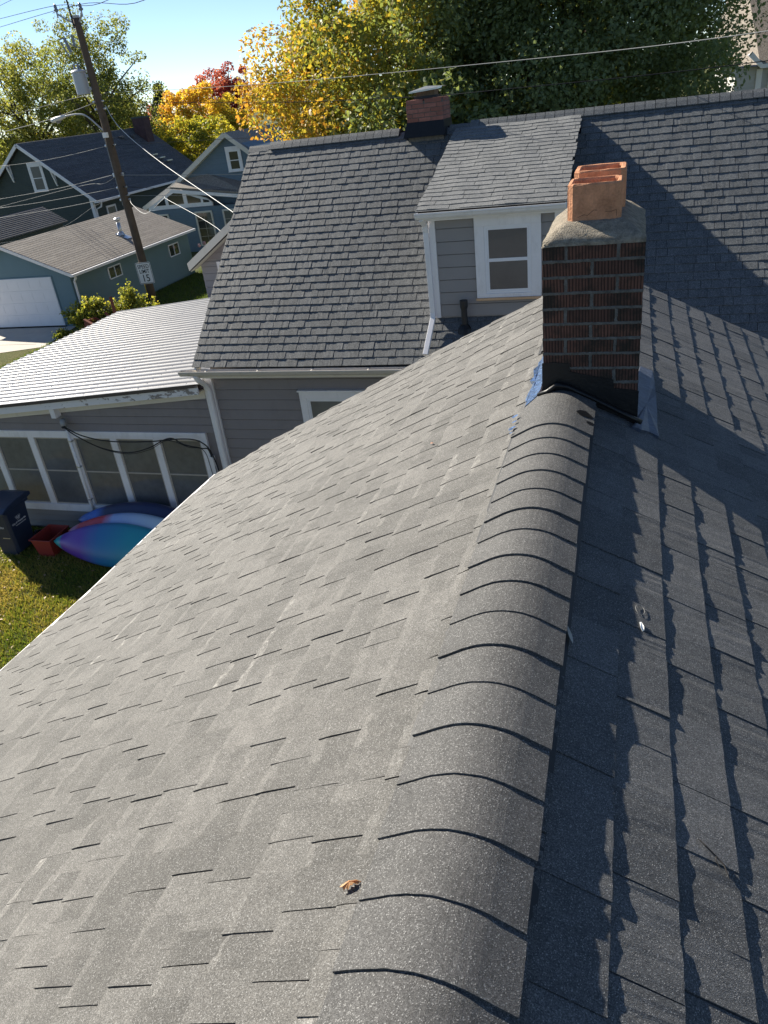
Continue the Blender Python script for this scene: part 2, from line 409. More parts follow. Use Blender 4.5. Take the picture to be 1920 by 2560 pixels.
def yend_right(s): return float(np.interp(s, [0, 0.4, 4.0], [5.82, 6.06, 6.12]))
YB = -1.6
S_END = L_REF

def deck(mapf, yend, name, send):
    m = MB(); ys = [YB + i * 0.4 for i in range(int((5.5 - YB) / 0.4) + 1)] ; ss = [send * i / 12 for i in range(13)]
    vs_ = [];
    for s in ss:
        for y in ys + [None]: vs_.append(mapf((yend(s) - 0.02) if y is None else y, s, -0.005))
    w = len(ys) + 1
    fs = [(i * w + j, i * w + j + 1, (i + 1) * w + j + 1, (i + 1) * w + j) for i in range(12) for j in range(w - 1)]
    m.add(vs_, fs); return m.build(name, M_DECK, house1)
slopeL = deck(map_left, yend_left, 'roof_slope', S_END)
slopeR = deck(map_right, yend_right, 'roof_slope', 4.0)
slopeL['label'] = 'sunlit left roof slope of worn grey shingles'; slopeR['label'] = 'shaded right roof slope with raking shadows'
rng = random.Random(11)
jobs = []
E1 = 0.1445
k = 0; s0 = 0.075
while s0 + k * E1 < S_END - 0.02:
    a = s0 + k * E1; b = min(a + E1, S_END + 0.01); ye = yend_left((a + b) / 2) + rng.uniform(-0.012, 0.012)
    for (ua, ub, up) in course_tabs(rng, YB, ye, (0.07, 0.16), (0.05, 0.13)):
        v, f = tab_geometry(map_left, ua, ub, a, b, up, rng, 3, 0.0042, 0.0028, slit=-0.0012, lip=0.03)
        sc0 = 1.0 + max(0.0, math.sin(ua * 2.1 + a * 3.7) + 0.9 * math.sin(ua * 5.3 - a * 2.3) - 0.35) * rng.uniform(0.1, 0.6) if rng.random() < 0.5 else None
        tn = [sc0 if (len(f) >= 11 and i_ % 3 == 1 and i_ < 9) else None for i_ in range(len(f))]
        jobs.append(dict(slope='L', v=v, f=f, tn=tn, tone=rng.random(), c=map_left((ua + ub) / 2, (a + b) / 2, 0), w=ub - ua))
    k += 1
k = 0; s0 = 0.04
while s0 + k * 0.1470 < 3.95:
    a = s0 + k * 0.1470; b = a + 0.1470; ye = yend_right((a + b) / 2) + rng.uniform(-0.01, 0.01)
    near = a < 1.9
    for (ua, ub, up) in course_tabs(rng, YB, ye, (0.10, 0.24), (0.08, 0.2)):
        v, f = tab_geometry(map_right, ua, ub, a, b, up, rng, rng.choice((5, 6, 8, 9)) if near else 3, 0.0062, 0.0024, jz=0.0015, js=0.0012, slit=-0.002)
        jobs.append(dict(slope='R', v=v, f=f, tone=rng.random() * 0.8, c=map_right((ua + ub) / 2, (a + b) / 2, 0), w=ub - ua))
    k += 1
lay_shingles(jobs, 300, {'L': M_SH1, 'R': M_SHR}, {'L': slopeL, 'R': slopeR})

# ridge vent and caps
vent = MB()
HV = 0.027
def ridge_prof(off, half, nround=11, rr=0.07):
    """cross-section points (x,z) from the left edge over the bent crest to the right edge, off = height above the right slope"""
    pts = []; s_t = rr; oL = off - 0.012
    for s in np.linspace(half, s_t, 4):
        o = oL - 0.004 * (s - s_t) / (half - s_t); pts.append((RX - s * cP - o * sP, RZ - s * sP + o * cP))
    p0 = Vector((RX - s_t * cP - oL * sP, RZ - s_t * sP + oL * cP)); p2 = Vector((RX + s_t * cP + off * sP, RZ - s_t * sP + off * cP))
    p1 = Vector((RX + (off - oL) * 0.5 / (2 * sP) * sP, RZ + (off + oL) / 2 / cP))
    for i in range(1, nround):
        t = i / nround; q = p0 * (1 - t) ** 2 + p1 * 2 * t * (1 - t) + p2 * t * t; pts.append((q.x, q.y))
    for s in np.linspace(s_t, half, 4): pts.append((RX + s * cP + off * sP, RZ - s * sP + off * cP))
    return pts
def cap_piece(y0, y1, z0, z1, half=0.165, th=0.0055, jit=0.0, rr=0.09):
    m = MB(); vs_ = []; sk = rng.gauss(0, 0.0035); z0 += rng.uniform(-0.001, 0.0022)
    n = len(ridge_prof(0, half, rr=rr))
    for (y, o) in ((y0, z0), (y1, z1)):
        for iq, q in enumerate(ridge_prof(o + th, half + jit, rr=rr)): vs_.append((q[0], y + sk * (q[0] - RX) / 0.15 + rng.uniform(-0.0007, 0.0007), q[1] + rng.uniform(-0.00015, 0.00015)))
    for (y, o) in ((y0, z0), (y1, z1)):
        for q in ridge_prof(o - 0.002, half + jit, rr=rr): vs_.append((q[0], y + sk * (q[0] - RX) / 0.15, q[1]))
    fs = []
    for i in range(n - 1):
        fs.append((i, i + 1, n + i + 1, n + i)); fs.append((i, 2 * n + i, 2 * n + i + 1, i + 1)); fs.append((n + i, n + i + 1, 3 * n + i + 1, 3 * n + i))
    fs.append((0, n, 3 * n, 2 * n)); fs.append((n - 1, 3 * n - 1, 4 * n - 1, 2 * n - 1))
    m.tone = rng.random() * 0.75; m.add(vs_, fs); return m
pr_o = ridge_prof(HV - 0.003, 0.145); pr_i = ridge_prof(0.004, 0.145)
for (ya, yb) in ((YB, 3.12), (4.09, 5.72)):
    v = MB(); n = len(pr_o)
    v.add([(q[0], y, q[1]) for y in (ya, yb) for q in pr_o], [(i, i + 1, n + i + 1, n + i) for i in range(n - 1)])
    for q0, q1 in ((pr_o[0], pr_i[0]), (pr_o[-1], pr_i[-1])):
        v.add([(q0[0], ya, q0[1]), (q0[0], yb, q0[1]), (q1[0], yb, q1[1]), (q1[0], ya, q1[1])], [(0, 1, 2, 3)])
    # thin flange on the shingles beyond the caps
    for sg in (-1, 1):
        a_, b_ = 0.145, 0.188
        f = map_left if sg < 0 else map_right
        v.add([f(ya, a_, 0.012), f(yb, a_, 0.012), f(yb, b_, 0.0105), f(ya, b_, 0.0105)], [(0, 1, 2, 3)])
    v.build('ridge_vent', M_VENT, house1)
EC = 0.143
y = 0.665 - EC * 15
caps = []
while y < 2.85:
    caps.append((y + rng.gauss(0, 0.003), y + EC + 0.03)); y += EC
for i, (ya, yb) in enumerate(caps):
    o = cap_piece(ya, yb, HV + 0.0055, HV - 0.0005, jit=rng.uniform(-0.003, 0.003)).build('ridge_cap', M_SHC, house1, smooth=False, tone=True)
o = cap_piece(y, 3.345, HV + 0.0065, HV + 0.001, half=0.172).build('ridge_cap', M_SHC, house1, tone=True)
o['label'] = 'last ridge cap butting against the chimney, tar smeared'
y = 4.09
while y < 5.75:
    cap_piece(y, min(y + EC + 0.03, 5.83), HV + 0.0055, HV - 0.0005).build('ridge_cap', M_SHC, house1, tone=True); y += EC
# walls, eave drip edge, fascia, gable wall
m = MB()
xl, zl, _ = map_left(2.93, S_END, 0)[0], map_left(2.93, S_END, 0)[2], 0
m.box(-3.55, -3.35, YB, 5.35, 0, zl - 0.0, None); m.build('side_wall', M_SID, house1)
m = MB(); m.box(2.9, 3.1, YB, 5.6, 0, 4.1); m.build('side_wall', M_SID, house1)
m = MB(); m.prism([(-3.35, 0.0), (2.9, 0.0), (2.9, 4.15), (RX, 5.66), (-3.35, 4.17)], 5.25, 5.42, 'y'); m.build('gable_wall', M_SID, house1)
m = MB()
for (a, b) in [(YB + i * 0.9, YB + (i + 1) * 0.9) for i in range(8)]:
    b = min(b, yend_left(S_END) + 0.012)
    if b <= a: continue
    p, q = Vector(map_left(a, S_END, 0.0)), Vector(map_left(b, S_END, 0.0))
    M_ = [p + Vector(d) for d in ((0.025, 0, 0.006), (-0.022, 0, -0.002), (-0.024, 0, -0.018), (-0.012, 0, -0.020), (-0.010, 0, -0.13), (0.02, 0, -0.13))]
    Q_ = [q + Vector(d) for d in ((0.025, 0, 0.006), (-0.022, 0, -0.002), (-0.024, 0, -0.018), (-0.012, 0, -0.020), (-0.010, 0, -0.13), (0.02, 0, -0.13))]
    m.add(M_ + Q_, [(i, (i + 1) % 6, 6 + (i + 1) % 6, 6 + i) for i in range(6)] + [tuple(range(6))[::-1], tuple(range(6, 12))])
m.build('drip_edge', M_WHITE, house1)

# chimney
chim = MB()
CX0, CX1, CY0, CY1 = -0.352, 0.061, 3.36, 4.075
CH = 0.0668; ZTOP = 6.362
chim.box(CX0 + 0.006, CX1 - 0.006, CY0 + 0.006, CY1 - 0.006, 5.3, ZTOP)
chim = chim.build('chimney', M_MORT, house1); chim['label'] = 'dark ribbed brick chimney with two clay flues and mortar crown'
BT = 0.0045; J = 0.011
rb = random.Random(5)
def put_brick(x0, x1, y0, y1, z0, z1, tone, mat=None, parent=None):
    m = MB(); m.tone = tone
    j = lambda: rb.uniform(-0.0013, 0.0013)
    p = [(x0 + j(), y0 + j(), z0 + j()), (x1 + j(), y0 + j(), z0 + j()), (x1 + j(), y1 + j(), z0 + j()), (x0 + j(), y1 + j(), z0 + j()),
         (x0 + j(), y0 + j(), z1 + j()), (x1 + j(), y0 + j(), z1 + j()), (x1 + j(), y1 + j(), z1 + j()), (x0 + j(), y1 + j(), z1 + j())]
    m.add(p, [(0, 3, 2, 1), (4, 5, 6, 7), (0, 1, 5, 4), (1, 2, 6, 5), (2, 3, 7, 6), (3, 0, 4, 7)])
    return m.build('brick', mat or M_BRICK, parent or chim, tone=True, bevel=0.002)
for r in range(13):
    z1 = ZTOP - r * CH - 0.004; z0 = z1 - (CH - J)
    W = CX1 - CX0
    cuts = [0, 0.098, 0.098 + 0.2105, W] if r % 2 == 0 else [0, 0.206, W]
    for i in range(len(cuts) - 1):
        a = CX0 + cuts[i] + (J / 2 if i else 0); b = CX0 + cuts[i + 1] - (J / 2 if i < len(cuts) - 2 else 0)
        tone = min(1, max(0, rb.gauss(0.5, 0.22)))
        d = 0.096
        put_brick(a, b, CY0, CY0 + d, z0, z1, tone)
        put_brick(a, b, CY1 - d, CY1, z0, z1, min(1, max(0, rb.gauss(0.5, 0.22))))
    D0, D1 = CY0 + 0.096 + J, CY1 - 0.096 - J
    cc = [D0, D0 + 0.2, D0 + 0.41, D1] if r % 2 else [D0, D0 + 0.1, D0 + 0.305, D1]
    for xa, xb in ((CX0, CX0 + 0.096), (CX1 - 0.096, CX1)):
        for i in range(3):
            put_brick(xa, xb, cc[i] + (J / 2 if i else 0), cc[i + 1] - (J / 2 if i < 2 else 0), z0, z1, min(1, max(0, rb.gauss(0.5, 0.22))))
# ragged mortar squeezed out of the joints of the visible faces
def joint_strip(a, b, axis, h0, h1, n, out):
    # a,b: end points on the face; axis 'h' or 'v'; out = outward vector
    q = MB(); a = Vector(a); b = Vector(b); vs_ = []
    side = Vector((0, 0, 1)) if axis == 'h' else (Vector((1, 0, 0)) if abs(out.y) > 0.5 else Vector((0, 1, 0)))
    for i in range(n + 1):
        p = a.lerp(b, i / n); o_ = out * rb.uniform(0.0003, 0.0022)
        vs_ += [p + side * rb.uniform(h0, h1) - out * 0.002, p + side * rb.uniform(0.15, 0.6) * h1 + o_, p - side * rb.uniform(0.15, 0.6) * h1 + o_, p - side * rb.uniform(h0, h1) - out * 0.002]
    q.add(vs_, [(4 * i + k, 4 * i + k + 1, 4 * i + 5 + k, 4 * i + 4 + k) for i in range(n) for k in range(3)]); q.build('mortar_joint', M_MORT, chim)
for r in range(12):
    zj = ZTOP - r * CH - 0.004 - (CH - J) - J / 2
    joint_strip((CX0, CY0, zj), (CX1, CY0, zj), 'h', 0.0055, 0.010, 46, Vector((0, -1, 0)))
    joint_strip((CX1, CY0, zj), (CX1, CY1, zj), 'h', 0.0055, 0.010, 60, Vector((1, 0, 0)))
    joint_strip((CX0, CY0, zj), (CX0, CY1, zj), 'h', 0.0055, 0.010, 60, Vector((-1, 0, 0)))
    for c_ in ([0.098, 0.3085] if r % 2 == 0 else [0.206]):
        joint_strip((CX0 + c_, CY0, zj + J / 2), (CX0 + c_, CY0, zj + CH - J / 2), 'v', 0.0055, 0.011, 8, Vector((0, -1, 0)))
# crown: sloped mortar, uneven
m = MB(); vs_ = []; fs = []
def ring(inset, z, jz, n=10):
    x0, x1, y0, y1 = CX0 + inset, CX1 - inset, CY0 + inset, CY1 - inset; out = []
    for a, b in (((x0, y0), (x1, y0)), ((x1, y0), (x1, y1)), ((x1, y1), (x0, y1)), ((x0, y1), (x0, y0))):
        for i in range(n):
            t = i / n; out.append((a[0] + (b[0] - a[0]) * t + rb.uniform(-1, 1) * 0.0025, a[1] + (b[1] - a[1]) * t + rb.uniform(-1, 1) * 0.0025, z + rb.uniform(-jz, jz)))
    return out
rings = [ring(-0.002, ZTOP - 0.004, 0.002), ring(-0.001, ZTOP + 0.010, 0.004), ring(0.030, ZTOP + 0.032, 0.003), ring(0.062, ZTOP + 0.058, 0.003), ring(0.092, ZTOP + 0.076, 0.003), ring(0.13, ZTOP + 0.078, 0.003)]
for r_ in rings: vs_ += r_
n = 40
for i in range(len(rings) - 1):
    for k in range(n): fs.append((i * n + k, i * n + (k + 1) % n, (i + 1) * n + (k + 1) % n, (i + 1) * n + k))
fs.append(tuple(range((len(rings) - 1) * n, len(rings) * n)))
m.add(vs_, fs); crown = m.build('mortar_crown', M_CROWN, chim, smooth=True)
def flue(x0, x1, y0, y1, z0, z1, th, lean=0.0, label=None):
    m = MB(); c = 0.022; jj = lambda s_: rb.uniform(-s_, s_)
    def oct_(i, z, j=0.0):
        a0, a1, b0, b1 = x0 + i, x1 - i, y0 + i, y1 - i; cc_ = max(0.006, c - i * 0.4)
        base = [(a0 + cc_, b0), (a1 - cc_, b0), (a1, b0 + cc_), (a1, b1 - cc_), (a1 - cc_, b1), (a0 + cc_, b1), (a0, b1 - cc_), (a0, b0 + cc_)]
        out = []
        for t in range(8):
            p, q = base[t], base[(t + 1) % 8]
            for u in (0, 0.25, 0.5, 0.75):
                out.append((p[0] + (q[0] - p[0]) * u + jj(j * 0.4) + lean * (z - z0), p[1] + (q[1] - p[1]) * u + jj(j * 0.4), z + jj(j)))
        return out
    L = [oct_(0, z0), oct_(0, z0 + (z1 - z0) * 0.5, 0.0008), oct_(0, z1 - 0.006, 0.0012), oct_(0.005, z1, 0.0012), oct_(th - 0.004, z1, 0.0012), oct_(th, z1 - 0.008, 0.002), oct_(th, z0 - 0.3)]
    n = 32; vs_ = [p for l in L for p in l]
    fs = [(i * n + k, i * n + (k + 1) % n, (i + 1) * n + (k + 1) % n, (i + 1) * n + k) for i in range(len(L) - 1) for k in range(n)]
    fs.append(tuple(range(6 * n, 7 * n))[::-1])
    m.add(vs_, fs); o = m.build('flue_tile', M_FLUE, chim)
    if label: o['label'] = label
    return o
f1 = flue(-0.258, -0.040, 3.462, 3.672, 6.40, 6.582, 0.019, 0.0, 'nearer clay flue tile, cracked near its foot')
f2 = flue(-0.250, -0.028, 3.735, 3.985, 6.40, 6.600, 0.024, 0.0, 'taller clay flue tile behind')
# cracks and chips on the near flue: thin dark recess strips
ck = MB()
path = [(-0.215, 6.452), (-0.190, 6.462), (-0.175, 6.458), (-0.150, 6.478), (-0.135, 6.476)]
path2 = [(-0.105, 6.470), (-0.080, 6.468), (-0.060, 6.474), (-0.058, 6.450)]
for pth in (path, path2):
    for a, b in zip(pth[:-1], pth[1:]): ck.beam((a[0], 3.4615, a[1]), (b[0], 3.4615, b[1]), 0.001, 0.0013)
ck.build('crack', M_TAR, f1)
# flashing: tarred apron on the front, side pans on the slopes
m = MB()
def apron(pts, y, th, mat, name, label=None):
    q = MB(); n = len(pts)
    q.add([(x, y, z) for x, z in pts] + [(x, y - th, z) for x, z in pts], [tuple(range(n)), tuple(range(n, 2 * n))[::-1]] + [(i, n + i, n + (i + 1) % n, (i + 1) % n) for i in range(n)])
    o = q.build(name, mat, chim)
    if label: o['label'] = label
    return o
apron([(-0.356, 5.60), (-0.356, 5.855), (-0.30, 5.858), (-0.235, 5.852), (-0.233, 5.815), (-0.19, 5.805), (-0.12, 5.79), (-0.045, 5.775), (-0.04, 5.735), (0.02, 5.73), (0.066, 5.722), (0.066, 5.50), (-0.1, 5.56)],
      CY0 - 0.001, 0.004, M_TAR, 'front_flashing', 'tarred black step flashing on the chimney front')
# kicked-out bead along the foot of the front flashing
m = MB()
foot = [(-0.375, 3.345, 5.710), (-0.33, 3.335, 5.728), (-0.29, 3.33, 5.762), (-0.24, 3.332, 5.752), (-0.12, 3.335, 5.690), (0.0, 3.335, 5.625), (0.085, 3.325, 5.585)]
m.tube(foot, [0.008, 0.012, 0.012, 0.010, 0.009, 0.010, 0.012], 6); m.build('tar_bead', M_TAR, chim, smooth=True)
def pan(mapf, outline, h, name, mat, label, seed, bend=0.01):
    r_ = random.Random(seed); m = MB(); n = len(outline)
    cen = (sum(p[0] for p in outline) / n, sum(p[1] for p in outline) / n)
    top = [mapf(a, b, h + r_.uniform(0, bend)) for a, b in outline]; ct = mapf(cen[0], cen[1], h + bend * 0.4)
    low = [mapf(a, b, 0.001) for a, b in outline]
    m.add(top + [ct] + low, [(i, (i + 1) % n, n) for i in range(n)] + [(i, n + 1 + i, n + 1 + (i + 1) % n, (i + 1) % n) for i in range(n)])
    o = m.build(name, mat, chim); o['label'] = label; return o
sl = lambda x: (RX - x) / cP
rag = random.Random(3)
outl = []
for i in range(15): 
    yy = 3.22 + i * 0.058; outl.append((yy, 0.172 - 0.002 * i + rag.uniform(-0.030, 0.018)))
outl += [(4.05, 0.085), (3.40, 0.083), (3.34, 0.10), (3.28, 0.148), (3.22, 0.160)]
pan(map_left, outl, 0.012, 'side_flashing', M_TARG, 'glossy tar smeared flashing on the sunny side of the chimney', 4, 0.016)
outr = [(3.30, 0.36), (3.29, 0.40), (3.33, 0.445), (3.31, 0.488), (3.45, 0.485), (3.6, 0.487), (3.8, 0.480), (4.0, 0.482), (4.16, 0.47), (4.15, 0.40), (4.0, 0.385), (3.7, 0.386), (3.45, 0.386), (3.36, 0.378)]
pan(map_right, outr, 0.010, 'side_flashing', M_FLASH, 'dull blue grey metal flashing on the shaded side of the chimney', 8, 0.010)
for (yy, ss, w) in ((3.16, 0.178, 0.022), (3.10, 0.170, 0.018), (3.03, 0.176, 0.026), (2.98, 0.168, 0.014)):
    m = MB(); a = rag.uniform(0, 3); pts = [map_left(yy + 0.7 * w * math.cos(t + a) * rag.uniform(0.4, 1.2), ss + w * math.sin(t + a) * rag.uniform(0.3, 1), HV + 0.014) for t in np.linspace(0, 5.4, 8)]
    m.add(pts, [tuple(range(8))]); m.build('tar_blob', M_TARG, chim)
for (yy, ss, w) in ((3.13, 0.128, 0.05), (3.06, 0.155, 0.03)):
    m = MB(); pts = [map_right(yy + 0.6 * w * math.cos(t) * rag.uniform(0.6, 1.2), ss + w * math.sin(t) * rag.uniform(0.5, 1), HV + 0.0135) for t in np.linspace(0, 5.6, 9)]
    m.add(pts, [tuple(range(9))]); m.build('tar_blob', M_TAR, chim)

# ------------------------------------------------------------------ small things lying on the roof
def leaf_outline(n_lobe=5, size=0.03):
    half = [(0.10, -1.0), (0.34, -0.72), (0.30, -0.5), (0.62, -0.25), (0.50, -0.02), (0.80, 0.25), (0.52, 0.45), (0.55, 0.72), (0.22, 0.82)]
    pts = [(x * size * 0.8, y * size) for x, y in half] + [(0, size * 1.1)] + [(-x * size * 0.8, y * size) for x, y in reversed(half)]
    return pts
def dry_leaf(name, label, c, M3, size, col, curl, seed):
    r_ = random.Random(seed); m = MB(); o = leaf_outline(4, size); n = len(o)
    vs_ = [Vector((0, 0, curl * 0.9))]
    for (a, b) in o: vs_.append(Vector((a * 0.8, b, curl * (0.9 - 1.1 * (abs(a) / size) ** 1.2 - 0.5 * (b / size) ** 2 + r_.uniform(-0.25, 0.25)))))
    vs2 = [v + Vector((0, 0, -0.0007)) for v in vs_]
    M4 = M3.to_4x4(); M4.translation = Vector(c)
    fs = [(0, i, i + 1) for i in range(1, n)] + [(0, n, 1)]
    fs2 = [tuple(reversed([k + n + 1 for k in f])) for f in fs]
    m.add([M4 @ v for v in vs_ + vs2], fs + fs2)
    m.tube([M4 @ Vector((0, 0, curl * .9)), M4 @ Vector((0, -size * 0.7, curl * 0.8)), M4 @ Vector((0.004, -size * 1.25, 0.001))], 0.0009, 5)
    return tag(m.build(name, col), label, 'leaf')
M_DLEAF = leaf_mat('dry_tan_leaf', [(0, (0.62, 0.36, 0.17)), (1, (0.7, 0.44, 0.22))], 0.3)
M_PLEAF = leaf_mat('pale_pink_leaf', [(0, (0.55, 0.30, 0.20)), (1, (0.6, 0.36, 0.26))], 0.3)
bl = Matrix((Vector((-sP, 0, cP)).cross(Vector((0, 1, 0))).normalized() * -1, Vector((0, 1, 0)), Vector((-sP, 0, cP)))).transposed()
dry_leaf('dry_leaf', 'curled tan dry leaf beside the nearest ridge caps', Vector(map_left(0.845, 0.195, 0.012)), bl @ Matrix.Rotation(2.0, 3, 'Z') @ Matrix.Rotation(0.35, 3, 'X'), 0.019, M_DLEAF, 0.016, 2)
dry_leaf('dry_leaf', 'tiny pale pink leaf on the sunlit slope below the chimney', Vector(map_left(3.41, 0.70, 0.012)), bl @ Matrix.Rotation(0.7, 3, 'Z'), 0.014, M_PLEAF, 0.008, 6)
# plastic ring, clear chip, feather, twig on the right slope
m = MB(); cx_, sx_ = 1.965, 0.40
m.tube([map_right(cx_ + 0.022 * math.cos(t), sx_ + 0.015 * math.sin(t), 0.010) for t in np.linspace(0, 2 * math.pi, 25)], 0.0008, 6, cap=False)
tag(m.build('plastic_ring', plain('grey_plastic', (0.22, 0.22, 0.21), 0.5), None, True), 'thin grey plastic ring lying on the shaded slope', 'ring')
m = MB(); f_ = [map_right(1.885 + a * 0.55, 0.405 + b * 0.5, h) for a, b, h in ((-0.03, 0.006, 0.008), (-0.012, -0.010, 0.011), (0.03, -0.014, 0.010), (0.034, -0.004, 0.012), (0.0, 0.010, 0.014), (-0.02, 0.016, 0.009))]
m.add(f_ + [tuple(Vector(q) - Vector((0, 0, 0.002))) for q in f_], [tuple(range(6))] + [(i, (i + 1) % 6, 6 + (i + 1) % 6, 6 + i) for i in range(6)])
tag(m.build('plastic_chip', plain('milky_plastic', (0.75, 0.76, 0.74), 0.25)), 'small milky plastic chip just below the ring', 'chip')
m = MB(); f_ = []
for i in range(7):
    t = i / 6; w = 0.007 * math.sin(math.pi * min(1, t * 1.05 + 0.02)); y_ = 1.715 - 0.075 * t; s_ = 0.176 + 0.022 * t
    f_.append((map_right(y_, s_ - w, 0.018 + 0.004 * t), map_right(y_, s_ + w, 0.018)))
m.add([q for p in f_ for q in p], [(2 * i, 2 * i + 1, 2 * i + 3, 2 * i + 2) for i in range(6)])
fo = m.build('feather', plain('pale_feather', (0.36, 0.35, 0.32), 0.8)); tag(fo, 'small pale feather caught at the edge of the ridge caps', 'feather')
m = MB(); m.tube([map_right(*p) for p in ((1.215, 0.535, 0.010), (1.203, 0.55, 0.013), (1.19, 0.575, 0.012), (1.175, 0.592, 0.013), (1.15, 0.602, 0.010))], [0.0012, 0.002, 0.0016, 0.002, 0.001], 6)
m.tube([map_right(*p) for p in ((1.19, 0.575, 0.012), (1.178, 0.572, 0.013), (1.165, 0.582, 0.011))], [0.0014, 0.0014, 0.0008], 5)
tag(m.build('twig', plain('grey_twig', (0.025, 0.023, 0.022), 0.9)), 'short dark twig lying across the courses at lower right', 'twig')

# ================================================================== neighbour's house
Q = R(39.45); cQ, sQ = math.cos(Q), math.sin(Q)
NY, NZ = 14.05, 6.392
NX0, NX1 = -6.70, 4.3
NL = 4.648
nb = thing('neighbour_house', 'grey sided neighbour house with charcoal shingles, shed dormer and sunroom with white metal roof', 'house')
BASES = {nb: (-1.2, 14, 0), house1: (RX, 2.0, 0)}
def map_n(x, s, h):
    dip = 0.010 * math.sin(x * 1.3 + s) * (s / NL)
    return (x, NY - s * cQ - (h + dip) * sQ, NZ - s * sQ + (h + dip) * cQ)
DQ = math.atan2(6.345 - 5.505, 13.95 - 10.86); cD, sD = math.cos(DQ), math.sin(DQ); DL = 3.2
DX0, DX1 = -2.86, -0.815
def map_d(x, s, h):
    wv = 0.004 * math.sin(x * 5.0 + s * 3.1) + 0.003 * math.sin(x * 11 - s * 4)
    return (x, 13.95 - s * cD - (h + wv) * sD, 6.350 - s * sD + (h + wv) * cD)
m = MB(); m.add([map_n(NX0 + 0.02, 0, -0.012), map_n(NX1, 0, -0.012), map_n(NX1, NL - 0.02, -0.012), map_n(NX0 + 0.02, NL - 0.02, -0.012)], [(0, 1, 2, 3)])
# rear slope too
m.add([(NX0, NY, NZ - 0.01), (NX1, NY, NZ - 0.01), (NX1, NY + NL * cQ, NZ - NL * sQ), (NX0, NY + NL * cQ, NZ - NL * sQ)], [(0, 3, 2, 1)])
n_roof = m.build('main_roof', M_DECK, nb)
m = MB(); m.add([map_d(DX0 + 0.02, 0, -0.01), map_d(DX1 - 0.02, 0, -0.01), map_d(DX1 - 0.02, DL - 0.02, -0.01), map_d(DX0 + 0.02, DL - 0.02, -0.01),
                 map_d(DX0 + 0.02, 0, -0.05), map_d(DX1 - 0.02, 0, -0.05), map_d(DX1 - 0.02, DL - 0.02, -0.05), map_d(DX0 + 0.02, DL - 0.02, -0.05)],
                [(0, 1, 2, 3), (7, 6, 5, 4), (0, 3, 7, 4), (1, 5, 6, 2), (3, 2, 6, 7)])
d_roof = m.build('dormer_roof', M_DECK, nb)
rn = random.Random(21); jm = []; jd = []
k = 0
while NL - (k + 1) * 0.143 > -0.05:
    b = NL - k * 0.143; a = b - 0.143
    for (ua, ub, up) in course_tabs(rn, NX0 + rn.uniform(-0.008, 0.008), NX1, (0.11, 0.20), (0.07, 0.15)):
        c = map_n((ua + ub) / 2, (a + b) / 2, 0)
        if -2.74 < c[0] < -0.90 and c[1] > 11.12: continue
        v, f = tab_geometry(map_n, ua, ub, max(a, 0.0), b, up, rn, 4, 0.0098, 0.0030, jz=0.0009, js=0.0018, slit=0.0055)
        jm.append(dict(slope='M', v=v, f=f, tone=rn.random(), c=c, w=ub - ua))
    k += 1
lay_shingles(jm, 190, M_SH2, {'M': n_roof})
k = 0
while DL - (k + 1) * 0.143 > -0.06:
    b = DL - k * 0.143; a = b - 0.143
    for (ua, ub, up) in course_tabs(rn, DX0 + rn.uniform(-0.01, 0.01), DX1 + rn.uniform(-0.01, 0.01), (0.16, 0.30), (0.12, 0.24)):
        v, f = tab_geometry(map_d, ua, ub, max(a, 0.0), b, up, rn, 4, 0.0085, 0.0018, jz=0.001, js=0.002, slit=0.006)
        jd.append(dict(slope='D', v=v, f=f, tone=0.35 + 0.65 * rn.random(), c=map_d((ua + ub) / 2, (a + b) / 2, 0), w=ub - ua))
    k += 1
lay_shingles(jd, 110, M_SHLIT, {'D': d_roof})
# dormer starter strip
m = MB(); m.add([map_d(DX0, DL - 0.01, 0.001), map_d(DX1, DL - 0.01, 0.001), map_d(DX1, DL + 0.035, 0.002), map_d(DX0, DL + 0.035, 0.002)], [(0, 1, 2, 3)]); m.build('starter_strip', M_SH2, d_roof, tone=True)
# neighbour ridge caps on ridge vent
def ncap(x0, x1, lift, half, name='ridge_cap'):
    m = MB(); pts = []
    for (x, o) in ((x0, lift + 0.003), (x1, lift)):
        prof = [(NY - half * cQ - o * sQ, NZ - half * sQ + o * cQ), (NY - 0.05 * cQ - o * sQ, NZ - 0.05 * sQ + o * cQ), (NY, NZ + o / cQ - 0.010), (NY + 0.05 * cQ + o * sQ, NZ - 0.05 * sQ + o * cQ), (NY + half * cQ + o * sQ, NZ - half * sQ + o * cQ)]
        pts += [(x, a, b) for a, b in prof]
    lo = [(p[0], p[1], p[2] - 0.012) for p in pts]
    m.tone = 0.4 + 0.6 * rn.random()
    m.add(pts + lo, [(i, 5 + i, 6 + i, 1 + i) for i in range(4)] + [(0, 10, 15, 5), (4, 9, 19, 14), (0, 1, 2, 3, 4), (0, 1, 11, 10), (1, 2, 12, 11), (5, 15, 16, 6), (6, 16, 17, 7)])
    return m.build(name, M_SH2, nb, tone=True)
x = NX0 - 0.01
while x < -6.35: ncap(x, x + 0.22, 0.010, 0.15); x += 0.21
def run(xa, xb):
    v = MB()
    v.prism([(NY - 0.125 * cQ - 0.030 * sQ, NZ - 0.125 * sQ + 0.030 * cQ), (NY - 0.125 * cQ, NZ - 0.125 * sQ), (NY + 0.125 * cQ, NZ - 0.125 * sQ), (NY + 0.125 * cQ + 0.03 * sQ, NZ - 0.125 * sQ + 0.03 * cQ), (NY, NZ + 0.028)], xa + 0.01, xb - 0.01, 'x')
    v.build('ridge_vent', M_VENT, nb)
    x = xa; first = True
    while x < xb - 0.03:
        w = 0.30 if first and xa < -6 else 0.153
        ncap(x, min(x + w - 0.009, xb), 0.036, 0.15); x += w; first = False
run(-6.29, -3.83); run(-2.62, NX1)
x = -2.98
